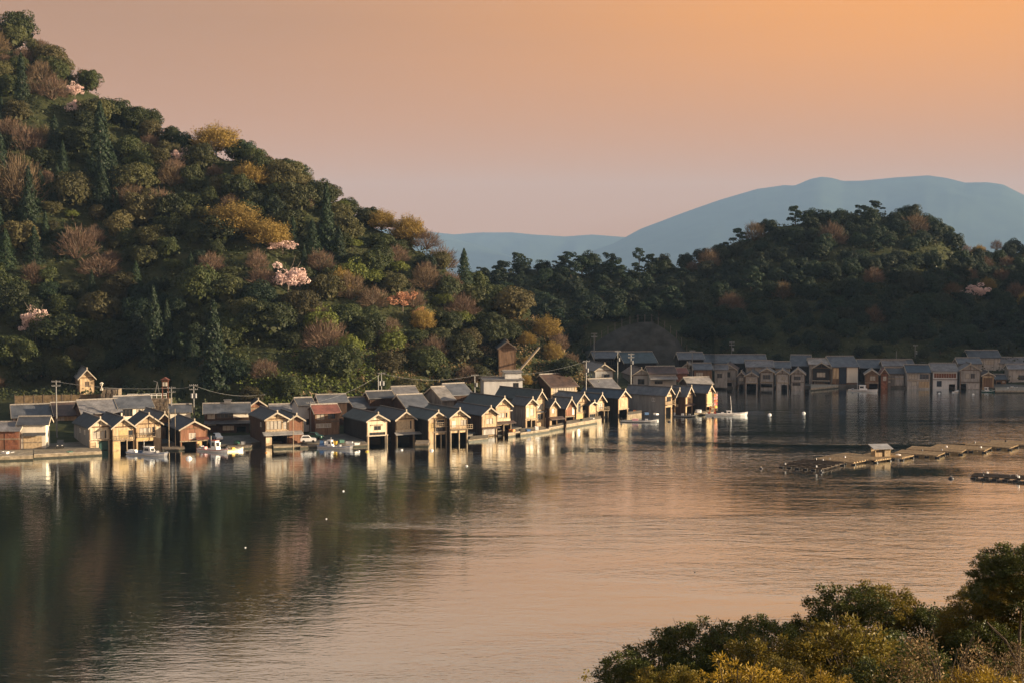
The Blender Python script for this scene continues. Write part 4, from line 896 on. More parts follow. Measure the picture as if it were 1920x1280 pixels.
# ------------------------------------------------------------------ far shore in the shade
FS = 'shaded boathouses along the far waterfront'
hira('long dark roofed house behind the far boathouses', 1318, 1440, 681, 665, 9.5, 0, W_BLACK, W_BLACK, 'slate', [], ground=3, Lmax=16, Y=511)
gable('far boathouse with ochre lit roof edge and one dark square window', 1349, 1381, 727, 692, 682, 1376, -12, F_GREY, F_GREY, 'brown', [('win', .38, .62, .58, .86, GLASS), ('band', 0, 1, .40), O(.45, .72, .30)], group=FS)
gable('low dark far boathouse with open bay between two taller ones', 1397, 1421, 730, 704, 697, 1414, -12, F_GREY, W_GREY, 'dark', [('win', .3, .8, .62, .9, PAPER), ('band', 0, 1, .48), O(.12, .88, .44)], group=FS)
gable('far boathouse with pale gable tip and wide dark window', 1425, 1451, 729, 697, 690, 1449, -12, F_GREY, W_GREY, 'grey', [('win', .2, .75, .58, .84, GLASS), ('band', 0, 1, .42), O(.05, .9, .32, .12)], group=FS)
gable('far boathouse with lit curtain window, right of the pale gable tip', 1455, 1479, 731, 700, 692, 1478, -12, F_GREY, W_GREY, 'grey', [('win', .36, .72, .62, .84, PAPER), ('band', 0, 1, .46), O(.42, .88, .34)], group=FS)
gable('far boathouse with brown side annexe, next to the black house', 1483, 1509, 731, 700, 690, 1512, -12, F_GREY, W_BROWN, 'grey', [('win', .2, .7, .62, .84, GLASS), ('band', 0, 1, .50, BARGE_D), ('win', .1, .7, .28, .46, GLASS)], group=FS)
hira('tall dark roofed house with reddish end wall above the far boathouses', 1480, 1520, 686, 664, 10.0, -14, W_BLACK, F_RED, 'slate', [], ground=3, Lmin=7, Y=511)
gable('black boarded far boathouse with a pale wide window', 1523, 1557, 724, 689, 679, 1562, -12, F_BLACK, W_BLACK, 'dark', [('win', .24, .72, .50, .76, PAPER), ('band', 0, 1, .32, BARGE), O(.08, .9, .26)], group=FS)
hira('large far house with white right part and dark blue recessed doorway', 1560, 1612, 688, 668, 8.4, 6, F_BROWN, PLASTER, 'slate', [('panel', .56, .99, .08, .98, PLASTER), ('panel', .26, .54, .0, .96, BLUE_SH), ('panel', .02, .24, .3, .9, F_TAN)], ground=1.0, Lmin=9, Y=505)
gable('far boathouse with reddish porch behind the moored white boat', 1622, 1647, 728, 700, 692, 1650, -12, F_BROWN, W_BROWN, 'pale', [('win', .36, .78, .54, .84, PAPER), ('band', 0, 1, .40), O(.3, .95, .34)], group=FS)
gable('narrow far house with faded pink tin front', 1651, 1665, 728, 699, 690, 1660, -10, RUST, W_GREY, 'redtile', [('win', .3, .8, .5, .8, PAPER)], group=FS)
hira('flat fronted grey far boathouse with low dark bay', 1655, 1698, 700, 690, 6.2, -3, W_GREY, W_GREY, 'dark', [('panel', .55, .98, .12, .8, F_GREY), ('win', .14, .36, .3, .46, PAPER), ('band', 0, 1, .6)], ground=.3, group=FS, cat='boathouse', name='boathouse', Y=500)
hira('long dark roof behind the middle of the far waterfront', 1612, 1718, 690, 674, 9.0, 0, W_BLACK, W_BLACK, 'slate', [], ground=3, Y=509)
hira('wide far boathouse with blue slate roof and two storeys of windows', 1700, 1747, 698, 684, 6.8, -3, F_GREY, F_GREY, 'blue', [('win', .06, .44, .56, .86, PAPER), ('win', .54, .94, .56, .86, GLASS), ('band', 0, 1, .48), ('win', .2, .4, .16, .4, PAPER), ('panel', .5, .96, .06, .42, F_TAN)], ground=.2, group=FS, cat='boathouse', name='boathouse', Y=496)
hira('wide far boathouse with a band of brown shuttered windows', 1748, 1798, 696, 681, 7.0, -3, PLASTER_G, PLASTER_G, 'grey', [('win', .04, .96, .58, .86, RUST, FRAME_W), ('panel', .16, .36, .1, .42, BLUE_SH), ('band', 0, 1, .50, BARGE_D), O(.66, .92, .24)], ground=.2, group=FS, cat='boathouse', name='boathouse', Y=496.5)
gable('far boathouse with white curved gable trim and two upper windows', 1800, 1838, 729, 693, 682, 1834, -8, F_GREY, F_GREY, 'grey', [('win', .26, .46, .56, .82, PAPER), ('win', .52, .74, .56, .82, GLASS), ('band', 0, 1, .38, BARGE_D), O(.04, .30, .30), ('panel', .4, .96, .04, .3, F_GREY)], group=FS)
hira('dark roofed house on higher ground behind the far waterfront, left of its neighbour', 1750, 1810, 675, 660, 11.0, -2, PLASTER_G, W_GREY, 'dark', [('win', .2, .5, .5, .8, GLASS), ('win', .6, .9, .5, .8, GLASS)], ground=5, Y=520)
hira('small house with pale wall tucked beside the higher dark roof', 1724, 1752, 680, 668, 10.2, -2, PLASTER, W_GREY, 'dark', [], ground=5, Y=518)
hira('tall house with dark roof and a row of white upper windows', 1816, 1878, 671, 657, 11.2, -2, F_GREY, F_GREY, 'dark', [('win', .2, .46, .62, .86, PAPER), ('win', .52, .8, .62, .86, PAPER)], ground=3, Y=514)
gable('small rounded shed with weathered doors beside the green boat', 1841, 1864, 727, 703, 697, 1862, -8, F_TAN, W_GREY, 'brown', [('panel', .12, .88, .03, .82, F_BROWN)], z0=.4, cat='shed', group=None, name='shed')
hira('plain dark grey house at the right edge of the far waterfront', 1890, 1940, 692, 684, 7.6, -3, F_GREY, F_GREY, 'grey', [('win', .4, .7, .3, .6, GLASS)], ground=.6, group=FS, Y=506)
hira('brown shed between the rounded shed and the grey house at the right edge', 1866, 1890, 711, 705, 4.6, -3, F_BROWN, W_BROWN, 'dark', [O(.1, .5, .5), ('win', .6, .9, .4, .7, PAPER)], ground=.6, group=FS, cat='shed', name='shed', Y=504)
hira('small house with grey roof between the valley houses and the far boathouses', 1338, 1366, 693, 684, 7.0, -6, F_GREY, W_GREY, 'grey', [('win', .2, .6, .4, .7)], ground=2, Y=493)
hira('dark roofed house above the gap between near and far shores', 1300, 1338, 693, 681, 7.0, 4, F_BROWN, W_BROWN, 'slate', [('win', .1, .5, .4, .8, PAPER)], ground=3, Y=470)
gable('narrow grey far boathouse squeezed between the ochre edged one and the low open bay', 1383, 1397, 729, 703, 696, 1392, -12, W_GREY, W_GREY, 'dark', [('win', .2, .8, .6, .85, PAPER), O(.2, .8, .36)], group=FS)
hira('grey roofed house filling the second row behind the far gabled boathouses', 1398, 1452, 688, 676, 7.0, -4, F_GREY, W_GREY, 'grey', [], ground=2, Y=506)
hira('dark roofed house in the second row left of the tall reddish ended house', 1452, 1484, 690, 678, 7.0, -4, F_GREY, W_GREY, 'slate', [], ground=2, Y=506)
hira('low pale roofed house in the second row left of the large white and blue house', 1516, 1560, 683, 672, 7.0, -4, F_GREY, W_GREY, 'pale', [], ground=2, Y=508)
hira('second row house with grey roof between pink tin front and blue slate boathouse', 1655, 1702, 686, 676, 7.0, -2, PLASTER, W_GREY, 'grey', [('win', .2, .8, .4, .7)], ground=2, Y=505)
hira('second row dark roof above the curved gable trim boathouse', 1796, 1842, 682, 671, 7.0, -2, F_GREY, W_GREY, 'slate', [('win', .2, .8, .4, .7, PAPER)], ground=2, Y=506)
hira('grey roofed house at the right edge behind the plain dark grey house', 1872, 1935, 681, 670, 7.0, -2, F_GREY, W_GREY, 'grey', [], ground=3, Y=514)

# ================================================================== quays, walls, fences
def quad_prism(name, label, cat, px4, z0, z1, m, group=None, edge=None):
    """a block whose top outline is given by photograph points at height z1"""
    P = [at_z(x, y, z1) for x, y in px4]; c = sum(P, Vector()) / len(P)
    root = empty(name, (c.x, c.y, 0)); tag(root, label, cat, group)
    mb = MB(); mb.prism([(p.x - c.x, p.y - c.y) for p in P], 'z', z0, z1); mb.build('block', m, root)
    tb = MB(); tb.prism([((p.x - c.x) * 1.004, (p.y - c.y) * 1.03) for p in P], 'z', z0, min(.32, z1 - .1)); tb.build('tide_band', TIDE, root)
    if edge:
        e = MB(); a, b = P[edge[0]] - c, P[edge[1]] - c; d = (b - a).normalized(); n = Vector((d.y, -d.x, 0))
        k = max(2, int((b - a).length / 3.0))
        for i in range(k):
            q0 = a.lerp(b, (i + .02) / k); q1 = a.lerp(b, (i + .98) / k)
            e2 = MB(); w0, w1 = n * .06, -n * .34
            e2.hexa([(*(q0 + w0).xy, z1 + .004), (*(q1 + w0).xy, z1 + .004), (*(q1 + w1).xy, z1 + .004), (*(q0 + w1).xy, z1 + .004),
                     (*(q0 + w0).xy, z1 + .16), (*(q1 + w0).xy, z1 + .16), (*(q1 + w1).xy, z1 + .16), (*(q0 + w1).xy, z1 + .16)])
            e2.build('coping_block', MORTAR, root)
    return root
TIDE = mat('wet_algae_stone', (0.045, 0.045, 0.028), rough=.6, var=.4, scale=2, spec=.4)
quad_prism('quay', 'long low concrete quay along the left edge before the shed and storehouse', 'quay', [(-120, 860), (62, 853.5), (62, 842), (-120, 846)], -1.5, .95, CONC, edge=(0, 1))
quad_prism('quay', 'stained concrete quay under the leftmost grey boathouse', 'quay', [(63.5, 852), (191, 845.5), (186, 838), (63.5, 842)], -1.5, .9, CONC, edge=(0, 1))
quad_prism('quay', 'pale low quay slab before the wide dark green opening', 'quay', [(513, 837), (564, 835), (566, 829), (511, 831)], -1.5, .55, CONC, edge=(0, 1))
quad_prism('quay', 'mossy stone landing beside the golden boathouses', 'quay', [(305, 842), (347, 840), (345, 834), (303, 836)], -1.5, .4, STONE)
quad_prism('quay', 'rubble stone bank behind the small moored boats', 'quay', [(428, 838), (470, 836), (476, 829), (424, 832)], -1.5, .5, STONE)
quad_prism('quay', 'rough stone landing left of the moored white boat with blue cover', 'quay', [(563, 836), (600, 834), (604, 827), (565, 828)], -1.5, .5, STONE)
quad_prism('quay', 'low stone quay running up to the pale boathouse on posts', 'quay', [(640, 834), (688, 832), (690, 826), (640, 828)], -1.5, .5, STONE)
quad_prism('quay', 'brownish stone quay in the gap between shuttered and verandah boathouses', 'quay', [(778, 831), (803, 831), (806, 824), (780, 824)], -1.5, .7, STONE)
quad_prism('quay', 'stone quay between the balcony boathouse on posts and its dark walled neighbour', 'quay', [(879, 824), (915, 820), (916, 814), (884, 816)], -1.5, .5, CONC)
quad_prism('quay', 'concrete landing jutting out before the dark garage doors', 'quay', [(953, 812), (975, 808.5), (972, 803), (955, 804)], -1.5, .9, CONC, edge=(0, 1))
quad_prism('quay', 'long concrete jetty platform below the large dark roofed boathouse', 'quay', [(976, 811.5), (1030, 804), (1018, 797.5), (976, 802)], -1.5, .7, CONC, edge=(0, 1))
quad_prism('quay', 'narrow quay before the small gabled boathouse with brown lean-to', 'quay', [(1029, 802), (1058, 796.5), (1056, 791), (1030, 796)], -1.5, .8, CONC, edge=(0, 1))
quad_prism('quay', 'long tan quay wall below the yellow ground floor near the bend', 'quay', [(1062, 795.5), (1128, 784.5), (1126, 778), (1062, 788)], -1.5, 1.0, CONC, edge=(0, 1))
quad_prism('quay', 'sunlit stone quay with ochre wall beside the long blue roof', 'quay', [(1176, 778), (1203, 774.5), (1203, 768), (1178, 771)], -1.5, 1.6, CONC, edge=(0, 1))
quad_prism('quay', 'low landing slab at the end of the near shore', 'quay', [(1302, 774), (1340, 771), (1338, 766), (1303, 769)], -1.5, .7, CONC)
quad_prism('quay', 'low pale quay before the black house on the far waterfront', 'quay', [(1520, 727), (1572, 722), (1572, 716), (1520, 719)], -1.5, .9, MORTAR)
quad_prism('quay', 'dark low quay at the right end of the far waterfront', 'quay', [(1866, 731), (1960, 731), (1960, 724), (1866, 725)], -1.5, .9, MORTAR)
# net fence and terrace wall
def terrace():
    a, b = at_z(28, 757, 7.0), at_z(204, 750, 7.5); L = (b - a).length; th = math.atan2(b.y - a.y, b.x - a.x)
    w = empty('stone_wall', (a.x, a.y, 2.6), th); tag(w, 'long low stone terrace wall under the tall net fence', 'wall')
    n = int(L / 1.6)
    blk = MB(); blk.box(0, L / n - .03, -.5, .3, -1.0, 4.55); me = blk.mesh('stone_block', STONE)
    for i in range(n):
        o = link('stone_block', me, w); o.location = (i * L / n, rnd.uniform(-.05, .05), rnd.uniform(-.06, .06))
    f = empty('net_fence', (a.x, a.y, 7.0), th); tag(f, 'tall brown net fence with posts on the left terrace', 'fence')
    pm = MB(); pm.box(-.06, .06, -.06, .06, 0, 2.5); pme = pm.mesh('post', BARGE_D); k = 11
    net = mat('weathered_net', (0.17, 0.125, 0.075), rough=.9, var=.35, scale=1.2, stripe=(0, .2), spec=.05)
    nm = MB(); s = L / (k - 1)
    nm.box(.07, s - .07, -.02, .02, .1, 2.2); nme = nm.mesh('net_panel', net)
    for i in range(k):
        o = link('post', pme, f); o.location = (i * s, -.03, 0)
        if i < k - 1: o = link('net_panel', nme, f); o.location = (i * s, 0, 0)
terrace()
def stone_terrace(label, x0, x1, yt, yb, zt, zb, th=8):
    A = at_z(x0, yt, zt); B = at_z(x1, yt, zt); B = Vector((B.x, B.y, zt)); L = (B - A).length; ang = math.atan2(B.y - A.y, B.x - A.x)
    w = empty('retaining_wall', (A.x, A.y, zb), ang); tag(w, label, 'wall')
    rs = random.Random(int(x0)); rows = max(2, int((zt - zb) / .75)); hh = (zt - zb) / rows
    protos = []
    for k in range(4):
        mb = MB(); j = lambda: rs.uniform(-.05, .05)
        mb.hexa([(j(), -.1 + j(), j()), (1.0 + j(), -.1 + j(), j()), (1.0, .5, 0), (0, .5, 0), (j() + .04, -.05 + j(), hh - .05), (.96 + j(), -.05 + j(), hh - .05), (.96, .5, hh - .05), (.04, .5, hh - .05)])
        protos.append(mb.mesh('stone', STONE))
    n = max(3, int(L / 1.06))
    for r in range(rows):
        for i in range(n):
            o = link('stone', protos[rs.randrange(4)], w); o.location = (i * L / n + (r % 2) * .3 - .15, r * .12, r * hh)
    bk = MB(); bk.box(0, L, .42, 4.0, -1, zt - zb - .02); bk.build('backing', STONE, w)
    return A, B, ang, L
stone_terrace('reddish brown stone retaining wall right of the slate roof', 277, 316, 747, 768, 8.3, 4.8)
A_, B_, an_, L_ = stone_terrace('tan stone wall topping the terrace beside the shrine hut', 190, 220, 729, 741, 10.6, 8.4)
def railing():
    a, b = at_z(239, 744, 8.6), at_z(312, 743, 8.6); L = (b - a).length; f = empty('guard_rail', (a.x, a.y, 7.4), math.atan2(b.y - a.y, b.x - a.x)); tag(f, 'white guard rail along the road above the slate roofs', 'railing')
    pm = MB(); pm.box(-.06, .06, -.05, .05, 0, 2.1); pme = pm.mesh('post', PAINT['white'])
    for i in range(9): o = link('post', pme, f); o.location = (i * L / 8, 0, 0)
    for z in (1.55, 1.95): r = MB(); r.box(0, L, -.09, -.052, z, z + .14); r.build('rail', PAINT['white'], f)
railing()
# shrine hut, lantern, wooden tower
gable('small ochre shrine hut with upturned pale roof on the terrace', 149, 177, 732, 707, 692, 138, 22, F_HONEY, F_TAN, 'tin', [('win', .35, .65, .3, .7, FRAME, FRAME)], z0=9.3, cat='shrine hut', group=None, name='shrine_hut', base=-2, Lmin=4)
def lantern():
    p = at_z(190.5, 729, 10.6); r = empty('stone_lantern', p); tag(r, 'small pale stone lantern beside the shrine hut', 'lantern')
    m = MB(); m.box(-.3, .3, -.3, .3, -.3, .25); m.tube([(0, 0, .25), (0, 0, 1.0)], .12, 8); m.build('post', PLASTER, r)
    m = MB(); m.box(-.26, .26, -.26, .26, 1.0, 1.45); m.build('light_box', PLASTER, r)
    m = MB(); m.hexa([(-.45, -.45, 1.45), (.45, -.45, 1.45), (.45, .45, 1.45), (-.45, .45, 1.45), (-.1, -.1, 1.85), (.1, -.1, 1.85), (.1, .1, 1.85), (-.1, .1, 1.85)]); m.build('cap', PLASTER, r)
lantern()
def fire_tower():
    p = at_z(310, 745, 8.5); r = empty('wooden_frame', p); tag(r, 'small reddish wooden frame tower beside the dark hollow', 'tower')
    for x in (-.7, .7): m = MB(); m.box(x - .12, x + .12, -.12, .12, -1, 4.6); m.build('post', RUST, r)
    for z in (2.4, 4.2): m = MB(); m.box(-.95, .95, -.14, .14, z, z + .2); m.build('beam', RUST, r)
    m = MB(); m.prism([(-1.2, 4.6), (1.2, 4.6), (0, 5.3)], 'y', -.7, .7); m.build('roof', ROOFS['redtile'][0], r)
    for x in (-.35, .35): m = MB(); m.box(x - .25, x + .25, -.2, -.145, 3.0, 4.0); m.build('bell_panel', PLASTER, r)
fire_tower()
def a_frame():
    p = at_z(295, 741, 8.6); r = empty('steel_derrick', p); tag(r, 'thin pale steel derrick behind the white guard rail', 'derrick')
    for x in (-.8, .8): m = MB(); m.tube([(x, 0, -1), (0, 0, 3.6)], .07, 5); m.build('leg', MET, r)
    m = MB(); m.tube([(0, 0, 3.55), (-1.0, 0, 3.9)], .08, 5); m.build('arm', MET, r)
a_frame()
def lattice_frame():
    p = at_z(560, 758, 6.0); r = empty('slope_frame', (p.x, p.y + 4, 5.5), R(18)); tag(r, 'tan concrete lattice frame on the bank left of the tiled roofs', 'slope frame')
    for i in range(6): m = MB(); m.hexa([(-4.5 + i * 1.7, -.15, 0), (-4.2 + i * 1.7, -.15, 0), (-4.2 + i * 1.7, .15, 0), (-4.5 + i * 1.7, .15, 0), (-6 + i * 1.7, 2.3, 3.6), (-5.7 + i * 1.7, 2.3, 3.6), (-5.7 + i * 1.7, 2.6, 3.6), (-6 + i * 1.7, 2.6, 3.6)]); m.build('beam', F_TAN, r)
    for k in range(3): y = .3 + k * .75; z = .3 + k * 1.2; m = MB(); m.box(-6.2 + .1, 4.5, y - .4, y + .02, z, z + .28); m.build('beam', F_TAN, r)
lattice_frame()
# bare cut slope with its ring of posts, under the far hill
def cut_slope():
    rim = [(1085, 680), (1099, 656), (1116, 641), (1140, 626), (1166, 612), (1196, 604), (1222, 603), (1246, 616), (1268, 634), (1287, 660), (1300, 680)]
    Yr = lambda px: 540.0
    r = empty('cut_slope', (100 * 0 + (1190 - 960) / F * 530, 522, 8)); tag(r, 'bare grey sprayed concrete slope cut into the foot of the far hill', 'cut slope')
    inv = Vector(r.location); V = []; cols = len(rim); K = 9
    foot = [at_Y(1085 + (1300 - 1085) * i / (cols - 1), 694, 518) for i in range(cols)]
    for i, (px, py) in enumerate(rim):
        T = at_Y(px, py, 531 - abs(i - 5) * .9)
        for k in range(K):
            t = k / (K - 1); q = foot[i].lerp(T, t); q.y -= math.sin(t * math.pi) * 1.2 + rnd.uniform(0, .9)
            V.append(tuple(q - inv))
    m = MB(); m.v = V; m.f = [(i * K + j, (i + 1) * K + j, (i + 1) * K + j + 1, i * K + j + 1) for i in range(cols - 1) for j in range(K - 1)]
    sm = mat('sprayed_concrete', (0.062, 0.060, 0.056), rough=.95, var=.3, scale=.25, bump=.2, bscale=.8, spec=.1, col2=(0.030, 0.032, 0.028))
    s = m.build('slope_face', sm, r)
    pm = MB(); pm.box(-.09, .09, -.09, .09, -1.5, 2.8); pme = pm.mesh('post', BARGE_D)
    for i in range(cols - 1):
        for k in range(2):
            q0, q1 = V[i * K + K - 1], V[(i + 1) * K + K - 1]; t = k / 2
            o = link('post', pme, r); o.location = tuple(q0[j] + (q1[j] - q0[j]) * t for j in range(3))
    mbk = MB(); n = cols
    for i in range(cols - 1):
        q0, q1 = Vector(V[i * K + K - 1]), Vector(V[(i + 1) * K + K - 1])
        for z in (1.3, 2.4): mbk.tube([q0 + Vector((0, 0, z)), q1 + Vector((0, 0, z))], .02, 4)
    mbk.build('cable', BARGE_D, r)
    # solid backing so that the slope has earth behind it
cut_slope()
def chute():
    a, b = at_Y(971, 697, 404), at_Y(1011, 651, 418); r = empty('drain_chute', a); tag(r, 'straight pale concrete chute climbing the bank behind the modern building', 'chute')
    d = (b - a); s = Vector((d.y, -d.x, 0)).normalized()
    for off, h in ((-.24, .15), (.24, .15)):
        m = MB(); o = s * off; m.hexa([tuple(o - s * .1), tuple(o + s * .1), tuple(o + s * .1 + d), tuple(o - s * .1 + d), tuple(o - s * .1 + Vector((0, 0, h))), tuple(o + s * .1 + Vector((0, 0, h))), tuple(o + s * .1 + d + Vector((0, 0, h))), tuple(o - s * .1 + d + Vector((0, 0, h)))]); m.build('side_wall', STONE, r)
    m = MB(); m.hexa([tuple(-s * .22 - Vector((0, 0, .25))), tuple(s * .22 - Vector((0, 0, .25))), tuple(s * .22 + d - Vector((0, 0, .25))), tuple(-s * .22 + d - Vector((0, 0, .25))), tuple(-s * .22 + Vector((0, 0, .2))), tuple(s * .22 + Vector((0, 0, .2))), tuple(s * .22 + d + Vector((0, 0, .2))), tuple(-s * .22 + d + Vector((0, 0, .2)))]); m.build('bed', STONE, r)
chute()

# ================================================================== utility poles
POLES = []
def pole(label, px, yt, Y, lean=0.0, arms=2, trans=0, group='grey utility poles among the houses', antenna=False):
    T = at_Y(px, yt, Y); z0 = max(0.5, gz(T.x, T.y)) - .3; H = T.z - z0
    r = empty('utility_pole', (T.x, T.y, z0), R(15)); tag(r, label, 'utility pole', group)
    m = MB(); m.tube([(0, 0, 0), (0, 0, H)], .19, 8, .12); m.build('post', MET, r)
    for k in range(arms):
        z = H - .35 - k * 1.0; m = MB(); m.box(-1.0, 1.0, -.24, -.14, z - .07, z + .07); ca = m.build('crossarm', MET, r)
        i = MB()
        for x in (-.9, -.45, .45, .9): i.box(x - .06, x + .06, -.25, -.13, z + .072, z + .3)
        i.build('insulator', PAINT['grey'], ca)
    for k in range(trans):
        s = -1 if k % 2 else 1; m = MB(); m.tube([(s * .45, -.2, H - 3.4), (s * .45, -.2, H - 2.3)], .28, 10); m.build('transformer', PAINT['grey'], r)
    POLES.append((T.x, T.y, z0 + H - .3))
def mast(label, px, yt, yb, z0=0.0):
    B = at_z(px, yb, z0); H = at_Y(px, yt, B.y).z - z0; r = empty('thin_pole', B); tag(r, label, 'pole', 'thin upright poles standing at the water')
    m = MB(); m.tube([(0, 0, -1.5), (0, 0, H)], .10, 6, .07); m.build('shaft', POST, r)
    m = MB(); m.box(-.14, .14, -.14, .14, H, H + .1); m.build('cap', MET, r)
pole('pale utility pole with one crossarm standing beside the white storehouse', 105, 712, 333, arms=2)
pole('utility pole with wide crossarm behind the golden boathouses', 321, 724, 346, arms=2)
pole('utility pole with two transformers left of the two storey house', 363, 719, 347, arms=2, trans=2)
pole('short utility pole behind the reddish gabled house', 492, 737, 372, arms=1)
pole('dark utility pole beside the striped window house', 582, 752, 345, arms=1)
pole('tall utility pole with transformers rising above the tiled roofs mid village', 715, 697, 366, arms=1, trans=2)
pole('slim pole just left of the transformer pole', 709, 703, 368, arms=0)
pole('utility pole with lamp and cables beside the modern building', 890, 701, 388, arms=1, trans=1)
pole('utility pole at the end of the hill near the grey gabled house', 1099, 675, 408, arms=1, trans=1)
pole('utility pole in front of the bare cut slope', 1114, 624, 470, arms=2)
pole('utility pole between the valley roofs, left one', 1158, 657, 455, arms=1, trans=1)
pole('utility pole between the valley roofs, right one with lit side', 1183, 662, 440, arms=2, trans=1)
pole('utility pole before the last pale tin roof of the near shore', 1298, 656, 470, arms=1)
pole('utility pole with transformer standing above the long dark far roof', 1372, 640, 522, arms=2, trans=1)
pole('bare thin pole among the far roofs', 1681, 658, 515, arms=0)
pole('utility pole with white fittings among the far roofs', 1716, 646, 520, arms=1, trans=1)
mast('thin wooden pole left of two in front of the red brown boathouse', 317, 766, 837, .4)
mast('thin wooden pole right of two in front of the red brown boathouse', 329, 766, 838, .2)
mast('thin pole standing before the orange gabled annexe', 550, 778, 836, .5)
mast('short mooring post in the water near the bend of the shore', 1140, 763, 786)
def cable(label, p, q, sag):
    n = 12; P = [Vector(p).lerp(Vector(q), i / n) - Vector((0, 0, sag * 4 * (i / n) * (1 - i / n))) for i in range(n + 1)]
    m = MB(); o = P[0]; m.tube([v - o for v in P], .022, 4); c = m.build('power_cable', PAINT['grey'], None); c.location = o; tag(c, label, 'cable', None)
cable('power cable from the storehouse pole to the pole behind the golden boathouses', POLES[0], POLES[1], .8)
cable('power cable from the golden boathouse pole to the pole with two transformers', POLES[1], POLES[2], .4)
cable('power cable from the pole with two transformers to the short pole', POLES[2], POLES[3], 1.2)
cable('power cable from the striped house pole to the tall transformer pole', POLES[4], POLES[5], 1.2)
cable('power cable from the tall transformer pole to the pole by the modern building', POLES[5], POLES[7], 1.5)
cable('power cable from the modern building pole to the pole at the hill end', POLES[7], POLES[8], 1.5)

